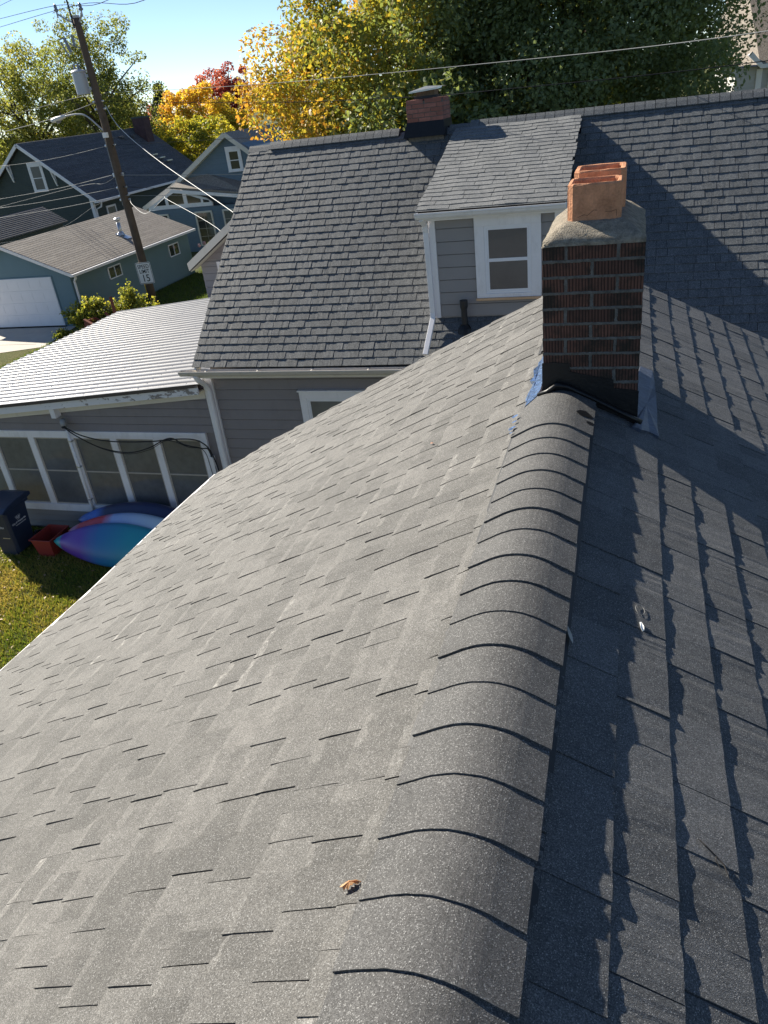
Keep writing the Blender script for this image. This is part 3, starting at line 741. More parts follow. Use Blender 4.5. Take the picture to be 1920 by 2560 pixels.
while x < -2.64: ncap(x, x + 0.16, 0.010, 0.15); x += 0.155

# walls of siding boards
def siding(parent, x0, x1, z0, z1, y, exp, mat, ztop=None, name='siding_board', tl=0.014, lim=None):
    z = z0; r_ = random.Random(int(x0 * 10) + 77)
    while z < z1 - 0.01:
        zt = min(z + exp - 0.011, z1 + 0.0)
        m = MB()
        if ztop is None:
            xa, xb = x0, x1
            p = [(xa, y - tl - 0.003 + r_.uniform(-.0008, .0008), z), (xb, y - tl - 0.003 + r_.uniform(-.0008, .0008), z), (xb, y - 0.003, zt), (xa, y - 0.003, zt), (xa, y + 0.02, z), (xb, y + 0.02, z), (xb, y + 0.02, zt), (xa, y + 0.02, zt)]
        else:   # sloped top line: ztop(x); solve where it cuts the board
            (xs0, zs0), (xs1, zs1) = ztop
            zz = lambda xx: zs0 + (zs1 - zs0) * (xx - xs0) / (xs1 - xs0)
            xi = lambda zv: xs0 + (xs1 - xs0) * (zv - zs0) / (zs1 - zs0)
            if zz(x1) <= z + 0.02: break
            xa0 = max(x0, xi(z)); xa1 = max(x0, xi(min(zt, zz(x1))))
            zt2 = min(zt, zz(x1)); ft = (zt2 - z) / exp
            yt = y - tl - 0.003 + tl * ft
            p = [(xa0, y - tl - 0.003, z), (x1, y - tl - 0.003, z), (x1, yt, zt2), (xa1, yt, zt2), (xa0, y + 0.02, z), (x1, y + 0.02, z), (x1, y + 0.02, zt2), (xa1, y + 0.02, zt2)]
        m.add(p, [(0, 1, 2, 3), (0, 4, 5, 1), (3, 2, 6, 7), (0, 3, 7, 4), (1, 5, 6, 2)])
        m.build(name, mat, parent); z += exp
def window(parent, x0, x1, z0, z1, y, trim, trimw, frame=M_VINYL, glass=M_SCREEN, head=0.0, sill=True, rail=True, apron_wood=False, hood=False):
    """double-hung window facing -y; y = wall face"""
    w = MB(); t = 0.035
    w.box(x0, x0 + trimw, y - t, y, z0, z1); w.box(x1 - trimw, x1, y - t, y, z0, z1); w.box(x0, x1, y - t - 0.004, y, z1 - trimw, z1 + head)
    w.box(x0, x1, y - t - 0.003, y, z0 - 0.002, z0 + trimw * 0.4)
    wo = w.build('window', trim, parent, bevel=0.003)
    if hood:
        h = MB(); h.box(x0 - 0.015, x1 + 0.015, y - t - 0.035, y, z1 + head, z1 + head + 0.025); h.build('head_flashing', trim, wo)
    ix0, ix1, iz0, iz1 = x0 + trimw, x1 - trimw, z0 + trimw * 0.4, z1 - trimw
    f = MB(); fw = 0.035
    f.box(ix0, ix0 + fw, y - 0.028, y - 0.004, iz0, iz1); f.box(ix1 - fw, ix1, y - 0.028, y - 0.004, iz0, iz1)
    f.box(ix0, ix1, y - 0.0285, y - 0.004, iz1 - fw, iz1); f.box(ix0, ix1, y - 0.0285, y - 0.004, iz0, iz0 + fw)
    f.build('frame', frame, wo, bevel=0.003)
    zm = (iz0 + iz1) / 2
    for (za, zb, dy) in ((zm, iz1 - fw, 0.012), (iz0 + fw, zm, 0.016)):
        s_ = MB(); sw = 0.022; a, b = ix0 + fw, ix1 - fw
        s_.box(a, a + sw, y - dy - 0.008, y - 0.003, za, zb); s_.box(b - sw, b, y - dy - 0.008, y - 0.003, za, zb)
        s_.box(a, b, y - dy - 0.0085, y - 0.003, zb - sw, zb); s_.box(a, b, y - dy - 0.0085, y - 0.003, za, za + sw)
        s_.build('sash', frame, wo)
        g = MB(); g.box(a + sw, b - sw, y - dy - 0.001, y - 0.002, za + sw, zb - sw); g.build('pane', glass, wo)
    if sill:
        q = MB(); q.box(x0 - 0.01, x1 + 0.01, y - t - 0.03, y, z0 - 0.035, z0 - 0.003); q.build('sill', M_WOODRAW if apron_wood else trim, wo, bevel=0.003)
    return wo

YW = 10.75
m = MB(); m.box(-6.55, NX1 - 0.2, YW + 0.021, 17.3, 0.0, 3.40); m.prism([(10.9, 3.40), (17.2, 3.40), (NY, 6.28)], -6.55, -6.35, 'x'); n_wall = m.build('house_wall', M_SID, nb)
siding(n_wall, -6.55, 2.0, 1.0, 3.36, YW, 0.178, M_SID)
window(n_wall, -5.02, -3.90, 1.35, 2.93, YW - 0.012, M_WHITE, 0.115, glass=M_BLIND, hood=True)
# gutter along the eave
def gutter(x0, x1, y, z, parent, mat, name='gutter'):
    g = MB(); p = [(y, z), (y - 0.115, z + 0.002), (y - 0.120, z - 0.012), (y - 0.108, z - 0.03), (y - 0.098, z - 0.055), (y - 0.072, z - 0.085), (y, z - 0.088)]
    # open trough: outer skin plus inner floor
    n = len(p); g.add([(x0, a, b) for a, b in p[1:]] + [(x1, a, b) for a, b in p[1:]], [(i, i + 1, n - 1 + i + 1, n - 1 + i) for i in range(n - 2)])
    g.add([(x0, y, z), (x1, y, z), (x1, y, z - 0.088), (x0, y, z - 0.088)], [(0, 1, 2, 3)])
    g.add([(x0, y - 0.1, z - 0.03), (x1, y - 0.1, z - 0.03), (x1, y, z - 0.03), (x0, y, z - 0.03)], [(0, 1, 2, 3)])
    for xx in (x0, x1): g.add([(xx, a, b) for a, b in p], [tuple(range(n))])
    g.box(x0, x1, y - 0.122, y - 0.112, z - 0.001, z + 0.007)
    go = g.build(name, mat, parent)
    return go
gm = gutter(-6.93, NX1, 10.475, 3.395, nb, M_GUTTER)
for i in range(10):
    h = MB(); xx = -6.45 + i * 0.92; h.box(xx, xx + 0.02, 10.36, 10.47, 3.392, 3.400); h.build('hanger', M_GUTTER, gm)
m = MB(); m.box(-6.66, NX1, 10.477, 10.50, 3.25, 3.40); m.build('fascia', M_CREAM, nb)
m = MB(); m.box(-6.66, NX1, 10.505, YW - 0.02, 3.245, 3.262); m.build('soffit', M_CREAM, nb)
# left rake trim of main roof
m = MB(); m.beam((NX0 + 0.05, 10.47, 3.36), (NX0 + 0.05, NY, NZ - 0.09), 0.03, 0.13); m.build('rake_board', M_CREAM, nb)
# corner board and downspout at the sunroom corner
m = MB(); m.box(-6.735, -6.56, YW - 0.045, YW + 0.03, 0.0, 3.27); m.build('corner_board', M_WHITE, nb, bevel=0.004)
m = MB(); m.tube([(-6.66, 10.42, 3.31), (-6.65, 10.46, 3.22), (-6.63, 10.60, 3.10), (-6.62, 10.66, 2.98), (-6.62, 10.66, 0.3)], 0.045, 8); m.build('downspout', M_WHITE, nb)

# ---- sunroom
sr_z = lambda x: 3.15 + 0.089 * (x + 6.87)
m = MB(); m.prism([(-12.9, 0), (-6.74, 0), (-6.74, 3.02), (-12.9, sr_z(-12.9) - 0.12)], YW + 0.021, 17.45, 'y'); s_wall = m.build('sunroom_wall', M_SID, nb)
siding(s_wall, -12.9, -6.74, 2.165, 3.1, YW, 0.150, M_SID, ztop=((-12.9, sr_z(-12.9) - 0.19), (-6.74, sr_z(-6.74) - 0.19)))
siding(s_wall, -12.9, -6.74, 0.05, 0.46, YW, 0.137, M_SIDG)
m = MB(); m.box(-12.9, -6.93, YW - 0.04, YW + 0.02, 2.03, 2.165); m.build('head_trim', M_WHITE, s_wall, bevel=0.003)
m = MB(); m.box(-12.9, -6.93, YW - 0.055, YW + 0.02, 0.455, 0.60); m.build('sill_trim', M_WHITE, s_wall, bevel=0.003)
mul = [-12.54, -11.63, -10.71, -9.80, -8.87, -7.96]
for xm in mul:
    m = MB(); m.box(xm - 0.065, xm + 0.065, YW - 0.036, YW + 0.02, 0.60, 2.03); m.build('mullion', M_WHITE, s_wall, bevel=0.003)
m = MB(); m.box(-7.065, -6.93, YW - 0.037, YW + 0.02, 0.60, 2.03); m.build('mullion', M_WHITE, s_wall, bevel=0.003)
M_BEIGE = plain('beige_window_frame', (0.42, 0.38, 0.33), 0.5, 0.4)
edges = mul + [-6.9975]
for a, b in zip(edges[:-1], edges[1:]):
    x0, x1 = a + 0.065, b - 0.065
    wo = MB(); fw = 0.03
    wo.box(x0, x0 + fw, YW - 0.018, YW + 0.015, 0.60, 2.03); wo.box(x1 - fw, x1, YW - 0.018, YW + 0.015, 0.60, 2.03)
    wo.box(x0, x1, YW - 0.0185, YW + 0.015, 2.0, 2.03); wo.box(x0, x1, YW - 0.0185, YW + 0.015, 0.60, 0.625)
    win = wo.build('window', M_BEIGE, s_wall)
    for za, zb, dy, gm_ in ((1.315, 2.0, 0.004, M_BLIND), (0.625, 1.335, 0.009, M_BLIND)):
        q = MB(); q.box(x0 + fw, x1 - fw, YW - dy, YW + 0.013, za, zb); q.build('pane', gm_, win)
    q = MB(); q.box(x0 + fw, x1 - fw, YW - 0.014, YW + 0.012, 1.312, 1.338); q.build('meeting_rail', M_BEIGE, win)
# rake fascia, frieze, brackets
def slant_board(y0, y1, off_t, off_b, x0, x1, name, mat):
    m = MB(); m.prism([(x0, sr_z(x0) - off_b), (x1, sr_z(x1) - off_b), (x1, sr_z(x1) - off_t), (x0, sr_z(x0) - off_t)], y0, y1, 'y'); return m.build(name, mat, s_wall)
slant_board(10.505, 10.535, 0.025, 0.082, -13.2, -6.80, 'metal_edge_trim', plain('brown_edge_metal', (0.075, 0.062, 0.055), 0.6))
slant_board(10.54, 10.575, 0.060, 0.215, -13.1, -6.76, 'fascia', M_PEEL)
slant_board(10.58, 10.75, 0.19, 0.2, -13.1, -6.76, 'soffit', M_CREAM)
slant_board(10.70, 10.745, 0.20, 0.345, -12.95, -6.74, 'frieze_board', M_CREAM)
for xb in (-9.87, -12.4):
    m = MB(); m.box(xb - 0.05, xb + 0.05, 10.56, 10.72, sr_z(xb) - 0.40, sr_z(xb) - 0.20); m.build('bracket', M_WHITE, s_wall, bevel=0.004)
# metal roof in panels with raised ribs
mr = MB(); mr.prism([(-13.15, sr_z(-13.15) - 0.05), (-6.72, sr_z(-6.72) - 0.05), (-6.72, sr_z(-6.72) - 0.02), (-13.15, sr_z(-13.15) - 0.02)], 10.56, 17.7, 'y')
mroof = mr.build('metal_roof', M_TIN, nb); mroof['label'] = 'white ribbed metal roof of the sunroom'
RIB = 0.2275
yy = 10.50; pi_ = 0; rm = random.Random(9)
while yy < 17.68:
    m = MB(); prof = []
    for i in range(4):
        y0 = yy + i * RIB
        prof += [(y0, 0.0), (y0 + 0.07, 0.0), (y0 + 0.075, 0.003), (y0 + 0.085, 0.003), (y0 + 0.09, 0.0), (y0 + 0.135, 0.0), (y0 + 0.156, 0.021), (y0 + 0.190, 0.021), (y0 + 0.213, 0.0)]
    prof.append((yy + 4 * RIB, 0.0))
    x0, x1 = -13.25 - (0.035 if pi_ % 2 else 0) - rm.uniform(0, 0.05), -6.70
    dz = 0.0015 * (pi_ % 2)
    n = len(prof); xs = [x0, x0 * 0.5 + x1 * 0.5, x1]
    m.add([(xx, a, sr_z(xx) - 0.018 + h + dz) for xx in xs for a, h in prof], [(j * n + i, j * n + i + 1, (j + 1) * n + i + 1, (j + 1) * n + i) for j in range(2) for i in range(n - 1)])
    po = m.build('roof_panel', M_TIN, mroof)
    sc_ = MB()
    for i in range(4):
        for xr in (-12.9, -11.7, -10.4, -9.1, -7.9, -7.0):
            ys_ = yy + i * RIB + 0.110 + rm.uniform(-0.006, 0.006); xr2 = xr + rm.uniform(-0.05, 0.05)
            sc_.lathe((xr2, ys_, sr_z(xr2) - 0.019 + dz), [(0.012, 0), (0.011, 0.006), (0.006, 0.013)], 6)
    tag(sc_.build('screws', M_METAL, po), kind='stuff')
    yy += 4 * RIB; pi_ += 1
# weatherhead, riser and cables
mast = thing('service_riser', 'white conduit with dark weatherhead on the sunroom wall', 'conduit'); BASES[mast] = (-9.76, 10.66, 0.45)
m = MB(); m.tube([(-9.76, 10.66, 0.45), (-9.76, 10.66, 2.28)], 0.022, 8); m.build('riser_pipe', M_WHITE, mast, True)
m = MB(); m.tube([(-9.76, 10.66, 2.27), (-9.76, 10.655, 2.37), (-9.745, 10.62, 2.42), (-9.72, 10.57, 2.40), (-9.70, 10.54, 2.34)], [0.03, 0.045, 0.055, 0.05, 0.035], 8); m.build('weatherhead', plain('grey_cast_hood', (0.30, 0.31, 0.31), 0.5), mast, True)
m = MB(); m.lathe((-9.70, 10.535, 2.33), [(0.03, -0.02), (0.04, 0), (0.03, 0.02)], 8); m.build('gland', M_CABLE, mast)
for zc in (0.75, 1.45, 1.98):
    m = MB(); m.box(-9.795, -9.725, 10.63, 10.70, zc, zc + 0.02); m.build('strap', M_METAL, mast)
cab = [([(-9.70, 10.53, 2.33), (-9.45, 10.5, 2.17), (-8.98, 10.47, 1.96), (-8.43, 10.47, 1.875), (-7.98, 10.48, 1.97), (-7.62, 10.5, 2.13), (-7.45, 10.52, 2.14), (-7.28, 10.54, 2.02), (-6.99, 10.6, 1.93), (-6.87, 10.63, 1.86), (-6.83, 10.64, 1.3), (-6.83, 10.64, 0.4)], 'lower of the looping black cables strung along the sunroom windows'),
       ([(-9.70, 10.54, 2.34), (-9.40, 10.52, 2.19), (-8.98, 10.5, 2.10), (-8.5, 10.49, 2.075), (-7.9, 10.5, 2.09), (-7.45, 10.52, 2.13), (-7.1, 10.55, 2.12), (-6.92, 10.58, 2.03), (-6.82, 10.6, 1.85), (-6.77, 10.63, 1.4), (-6.76, 10.64, 0.4)], 'upper black cable drooping across the sunroom window heads'),
       ([(-9.69, 10.53, 2.32), (-9.4, 10.5, 2.13), (-8.9, 10.46, 1.93), (-8.4, 10.45, 1.86), (-7.95, 10.46, 1.95), (-7.55, 10.49, 2.12), (-7.2, 10.53, 1.98), (-6.95, 10.58, 1.90), (-6.9, 10.6, 1.5), (-6.89, 10.64, 0.4)], 'thinner black cable hanging lowest before the sunroom windows')]
def smooth_path(p, n=6):
    p = [Vector(q) for q in p]; out = []
    for i in range(len(p) - 1):
        a, b, c, d = p[max(i - 1, 0)], p[i], p[i + 1], p[min(i + 2, len(p) - 1)]
        for k in range(n):
            t = k / n
            out.append(0.5 * ((2 * b) + (c - a) * t + (2 * a - 5 * b + 4 * c - d) * t * t + (3 * b - a - 3 * c + d) * t ** 3))
    return out + [p[-1]]
for i, (p, l) in enumerate(cab):
    m = MB(); m.tube(smooth_path(p), (0.011, 0.011, 0.006)[i], 6); tag(m.build('service_cable', M_CABLE, None, True), l, 'cable', 'black cables on the sunroom wall')
m = MB(); m.box(-6.90, -6.83, 10.62, 10.70, 0.3, 1.75); tag(m.build('cable_conduit', M_WHITE, None, bevel=0.006), 'grey conduit running down beside the corner board', 'conduit')

# ---- dormer
YD = 11.05
m = MB()
def side_tri(x0, x1):
    m.prism([(YD + 0.02, 3.86), (YD + 0.02, 5.42), (13.9, 6.27), (13.93, 6.27)], x0, x1, 'x')
side_tri(-2.72, -2.66); side_tri(-0.97, -0.91)
m.box(-2.72, -0.91, YD + 0.021, YD + 0.10, 3.9, 5.42)
d_wall = m.build('dormer_wall', M_SIDG, nb)
siding(d_wall, -2.66, -0.95, 3.985, 5.36, YD, 0.178, M_SIDG)
m = MB(); m.box(-2.735, -2.645, YD - 0.035, YD + 0.03, 3.97, 5.36); m.build('corner_board', M_WHITE, d_wall, bevel=0.003)
m = MB(); m.box(-0.985, -0.895, YD - 0.035, YD + 0.03, 3.97, 5.36); m.build('corner_board', M_WHITE, d_wall, bevel=0.003)
window(d_wall, -2.085, -1.165, 4.245, 5.365, YD - 0.012, M_WHITE, 0.135, glass=M_SCREEN, apron_wood=True)
gutter(-2.87, DX1 - 0.0, 10.905, 5.480, d_wall, M_WHITE)
m = MB(); m.box(-2.80, DX1, 10.907, 10.93, 5.36, 5.47); m.build('fascia', M_WHITE, d_wall)
m = MB(); m.box(-2.80, DX1, 10.932, YD, 5.362, 5.378); m.build('soffit', M_WHITE, d_wall)
m = MB()
Mds = [(-2.79, 10.86, 5.40), (-2.775, 10.97, 5.30), (-2.775, 11.0, 5.2), (-2.762, 11.0, 4.05), (-2.76, 10.975, 3.98), (-2.80, 10.50, 3.57)]
for a, b in zip(Mds[:-1], Mds[1:]): m.beam(a, b, 0.075, 0.055, (0, -1, 0.3))
m.build('downspout', M_WHITE, d_wall, bevel=0.004)
# plumbing vent
m = MB(); m.tube([(-2.275, 10.93, 3.80), (-2.275, 10.93, 4.13)], 0.045, 12); m.tube([(-2.275, 10.93, 4.12), (-2.275, 10.93, 4.15), (-2.275, 10.93, 4.24)], [0.05, 0.058, 0.058], 12); pv = m.build('vent_pipe', M_PIPE, nb)
m = MB(); m.lathe((-2.275, 10.92, 3.80), [(0.12, -0.03), (0.10, 0.03), (0.06, 0.08)], 12); m.build('boot', M_TAR, pv)
# ---- neighbour chimney
m = MB(); NC = (-3.655, -3.035, 13.80, 14.42); m.box(NC[0] + 0.008, NC[1] - 0.008, NC[2] + 0.008, NC[3] - 0.008, 6.0, 6.80); nch = m.build('chimney', M_MORT, nb)
nch['label'] = 'red brick chimney with metal capped flue'
for r_ in range(5):
    z0 = 6.50 + r_ * 0.0668
    xs = [NC[0], NC[0] + 0.205, NC[0] + 0.415, NC[1]] if r_ % 2 == 0 else [NC[0], NC[0] + 0.1, NC[0] + 0.31, NC[0] + 0.52, NC[1]]
    if r_ == 4: xs = [NC[0], NC[0] + 0.31, NC[1]]
    ins = 0.012 if r_ == 4 else 0
    for a, b in zip(xs[:-1], xs[1:]):
        for yy_ in (NC[2], NC[3] - 0.096): put_brick(a + 0.004 + ins, b - 0.004 - ins, yy_, yy_ + 0.096, z0, z0 + 0.058, rb.random(), M_BRICK2, nch)
    for xx in (NC[0], NC[1] - 0.096):
        for a, b in ((NC[2] + 0.104, NC[2] + 0.30), (NC[2] + 0.308, NC[3] - 0.104)): put_brick(xx, xx + 0.096, a, b, z0, z0 + 0.058, rb.random(), M_BRICK2, nch)
m = MB(); m.add([(NC[0] - 0.006, NC[2] - 0.006, 6.50), (NC[1] + 0.006, NC[2] - 0.006, 6.50), (NC[1] + 0.03, NC[2] - 0.10, 6.275), (NC[0] - 0.06, NC[2] - 0.10, 6.275),
                 (NC[0] - 0.006, NC[3], 6.50), (NC[1] + 0.006, NC[3], 6.50), (NC[1] + 0.03, NC[3], 6.2), (NC[0] - 0.06, NC[3], 6.2)], [(0, 3, 2, 1), (0, 4, 7, 3), (1, 2, 6, 5)])
m.build('saddle_flashing', M_TAR, nch)
m = MB(); m.box(-3.535, -3.155, 13.92, 14.28, 6.83, 6.87); m.build('flue_collar', M_PIPE, nch)
m = MB()
for i in range(13):
    t = i / 12
    m.beam((-3.53 + 0.37 * t, 13.93, 6.87), (-3.53 + 0.37 * t, 13.93, 6.97), 0.004, 0.004, (0, 1, 0)); m.beam((-3.53 + 0.37 * t, 14.27, 6.87), (-3.53 + 0.37 * t, 14.27, 6.97), 0.004, 0.004, (0, 1, 0))
m.box(-3.50, -3.19, 13.96, 14.24, 6.87, 6.945); m.build('spark_screen', plain('rusty_mesh', (0.20, 0.135, 0.085), 0.8, 0.3, 0.4, 30, 300), nch)
m = MB(); m.add([(-3.60, 13.86, 6.95), (-3.11, 13.86, 6.975), (-3.05, 13.92, 6.985), (-3.05, 14.3, 6.985), (-3.11, 14.34, 6.975), (-3.60, 14.34, 6.95), (-3.36, 14.1, 7.01),
                 (-3.60, 13.86, 6.925), (-3.11, 13.86, 6.95), (-3.05, 13.92, 6.965)], [(0, 1, 6), (1, 2, 6), (2, 3, 6), (3, 4, 6), (4, 5, 6), (5, 0, 6), (0, 7, 8, 1), (1, 8, 9, 2)])
m.build('chimney_lid', M_METAL, nch)

# ---- rear wing of the neighbour's house
YWG = 18.5
m = MB(); m.prism([(-10.85, 0), (-3.9, 0), (-3.9, 3.6), (-7.38, 5.85), (-10.85, 3.6)], YWG + 0.021, 25.0, 'y'); w_wall = m.build('wing_wall', M_SIDG, nb)
siding(w_wall, -10.85, -3.9, 0.1, 3.6, YWG, 0.178, plain('cool_grey_siding', (0.27, 0.26, 0.265), 0.65, 0.3, 0.05))
siding(w_wall, -10.85, -7.38, 3.66, 5.7, YWG, 0.178, M_SID, ztop=((-10.85, 3.6), (-7.38, 5.85)))
m = MB(); m.add([(-11.02, 18.15, 3.52), (-7.38, 18.15, 5.90), (-7.38, 25.2, 5.90), (-11.02, 25.2, 3.52), (-3.75, 18.15, 3.52), (-3.75, 25.2, 3.52)], [(0, 1, 2, 3), (1, 4, 5, 2)])
m.add([(-11.02, 18.15, 3.46), (-7.38, 18.15, 5.84), (-7.38, 25.2, 5.84), (-11.02, 25.2, 3.46)], [(3, 2, 1, 0)]); m.build('wing_roof', M_SH2, nb, tone=True)
m = MB(); m.prism([(-11.02, 3.66), (-7.38, 6.03), (-7.38, 5.85), (-11.0, 3.47)], 18.1, 18.14, 'y'); m.build('rake_board', M_CREAM, nb)
m = MB(); m.prism([(-10.98, 3.45), (-7.38, 5.80), (-7.38, 5.79), (-10.98, 3.44)], 18.14, 18.49, 'y'); m.build('soffit', M_CREAM, nb)
window(w_wall, -10.36, -9.5, 2.3, 3.6, YWG - 0.012, M_WHITE, 0.10, glass=M_GLASS)

# ================================================================== bin, tub and kayaks beside the sunroom
M_BIN = plain('navy_blue_bin_plastic', (0.018, 0.030, 0.062), 0.42, 0.45, 0.12, 5, 60)
M_INK = plain('white_print', (0.62, 0.64, 0.66), 0.6)
bin_ = thing('wheelie_bin', 'navy blue wheeled rubbish bin with white city lettering beside the sunroom', 'bin')
BX1, BY0, BW, BD, BH = -10.86, 9.62, 0.56, 0.62, 0.98
BASES[bin_] = (BX1 - BW / 2, BY0 + BD / 2, 0)
cx, cy = BX1 - BW / 2, BY0 + BD / 2
m = MB(); rings_ = []
for z, k_ in ((0.06, 0.80), (0.30, 0.855), (0.62, 0.925), (0.90, 0.985), (0.98, 1.0)):
    hw, hd = BW / 2 * k_, BD / 2 * k_; c = 0.05
    rings_.append([(cx - hw + c, cy - hd, z), (cx + hw - c, cy - hd, z), (cx + hw, cy - hd + c, z), (cx + hw, cy + hd - c, z), (cx + hw - c, cy + hd, z), (cx - hw + c, cy + hd, z), (cx - hw, cy + hd - c, z), (cx - hw, cy - hd + c, z)])
vs_ = [p for r_ in rings_ for p in r_]
m.add(vs_, [(i * 8 + k, i * 8 + (k + 1) % 8, (i + 1) * 8 + (k + 1) % 8, (i + 1) * 8 + k) for i in range(4) for k in range(8)] + [tuple(range(8))[::-1]])
m.box(cx - 0.18, cx + 0.18, cy - BD / 2 * 0.80 - 0.012, cy - BD / 2 * 0.80 + 0.05, 0.0, 0.35)
m.build('body', M_BIN, bin_, bevel=0.012)
m = MB(); m.box(cx - BW / 2 - 0.025, cx + BW / 2 + 0.025, cy - BD / 2 - 0.025, cy + BD / 2 + 0.025, 0.93, 0.975); m.build('rim', M_BIN, bin_, bevel=0.012)
m = MB(); lp = [(cy - BD / 2 - 0.06, 0.955), (cy - BD / 2 - 0.06, 0.99), (cy - BD / 2 + 0.06, 1.045), (cy, 1.085), (cy + BD / 2, 1.10), (cy + BD / 2 + 0.12, 1.07), (cy + BD / 2 + 0.12, 1.0), (cy + BD / 2, 0.98)]
m.prism(lp, cx - BW / 2 - 0.03, cx + BW / 2 + 0.03, 'x'); m.build('lid', M_BIN, bin_, bevel=0.015)
m = MB(); m.tube([(cx - BW / 2, cy + BD / 2 + 0.10, 1.0), (cx + BW / 2, cy + BD / 2 + 0.10, 1.0)], 0.016, 8); m.build('handle', M_BIN, bin_)
for xx in (cx - 0.25, cx + 0.25):
    m = MB(); m.lathe((xx, cy + BD / 2 - 0.02, 0.13), [(0.125, -0.03), (0.13, -0.02), (0.13, 0.02), (0.125, 0.03)], 16, Matrix.Rotation(R(90), 4, 'Y')); m.build('wheel', M_CABLE, bin_)
# print on the +x side: rows run along +y
lean = math.atan2(BW / 2 * (1 - 0.80), 0.92)
def side_M(y, z):
    hw = BW / 2 * float(np.interp(z, [0.06, 0.30, 0.62, 0.90, 0.98], [0.80, 0.855, 0.925, 0.985, 1.0]))
    M = Matrix(((0, 0, 1), (1, 0, 0), (0, 1, 0))).to_4x4(); M.translation = (cx + hw + 0.002, y, z)
    return M @ Matrix.Rotation(-lean, 4, 'X')
text_part('City of Westerville', 0.048, side_M(cy - 0.02, 0.655), M_INK, bin_, bold=0.001)
fp = MB(); rf = random.Random(8); yy_ = cy - 0.12
while yy_ < cy + 0.15:
    w_ = rf.uniform(0.006, 0.014); Mq = side_M(yy_, 0.60); fp.add([Mq @ Vector(q) for q in ((0, -0.008, 0), (w_, -0.008, 0), (w_, 0.008, 0), (0, 0.008, 0))], [(0, 1, 2, 3)]); yy_ += w_ + 0.005
tag(fp.build('fine_print', M_INK, bin_), kind='stuff')
Ml = side_M(cy - 0.02, 0.76); lg = MB()
for i in range(7):
    a = i * math.pi / 3; c0 = (0, 0) if i == 6 else (0.043 * math.cos(a), 0.043 * math.sin(a))
    ringp = [(c0[0] + r_ * math.cos(t * math.pi / 3 + 0.52), c0[1] + r_ * math.sin(t * math.pi / 3 + 0.52)) for r_ in (0.024, 0.016) for t in range(6)]
    lg.add([Ml @ Vector((p[0], p[1], 0)) for p in ringp], [(t, (t + 1) % 6, 6 + (t + 1) % 6, 6 + t) for t in range(6)])
lg.build('emblem', M_INK, bin_)
Mf = Matrix(((1, 0, 0), (0, 0, -1), (0, 1, 0))).to_4x4(); Mf.translation = (cx + 0.02, cy - BD / 2 * 0.93 - 0.008, 0.64)
text_part('43190761', 0.06, Mf, M_INK, bin_, bold=0.001)
Mf2 = Mf.copy(); Mf2.translation = (cx - 0.06, cy - BD / 2 - 0.0615, 0.972); lp_ = MB()
for k in range(9): lp_.add([Mf2 @ Vector((-0.09 + k * 0.02 + a, b, 0)) for a, b in ((0, -0.009), (0.014, -0.009), (0.014, 0.009), (0, 0.009))], [(0, 1, 2, 3)])
tag(lp_.build('fine_print', M_INK, bin_), kind='stuff')
m = MB(); m.box(cx + 0.0, cx + 0.16, cy - BD / 2 * 0.86 - 0.012, cy - BD / 2 * 0.86 + 0.01, 0.395, 0.41); m.build('lift_bar', M_METAL, bin_)

M_TUB = plain('dull_red_plastic', (0.26, 0.035, 0.028), 0.5, 0.4, 0.1, 5, 60)
tub = thing('recycling_tub', 'open red plastic recycling tub between the bin and the kayaks', 'tub'); BASES[tub] = (-10.32, 9.95, 0)
m = MB(); x0, x1, y0, y1, zt = -10.55, -10.09, 9.66, 10.24, 0.40
def rrect(ix, z):
    return [(x0 + ix, y0 + ix, z), (x1 - ix, y0 + ix, z), (x1 - ix, y1 - ix, z), (x0 + ix, y1 - ix, z)]
L_ = [rrect(0.06, 0.0), rrect(0.012, zt - 0.02), rrect(-0.012, zt - 0.02), rrect(-0.012, zt), rrect(0.012, zt), rrect(0.07, 0.02)]
m.add([p for l in L_ for p in l], [(i * 4 + k, i * 4 + (k + 1) % 4, (i + 1) * 4 + (k + 1) % 4, (i + 1) * 4 + k) for i in range(5) for k in range(4)] + [(20, 21, 22, 23), (3, 2, 1, 0)])
m.build('body', M_TUB, tub, bevel=0.008)
m = MB(); m.tube([(-10.078, 9.80, 0.37), (-10.05, 9.83, 0.385), (-10.05, 9.95, 0.385), (-10.078, 9.98, 0.37)], 0.008, 6); m.build('handle', M_TUB, tub)

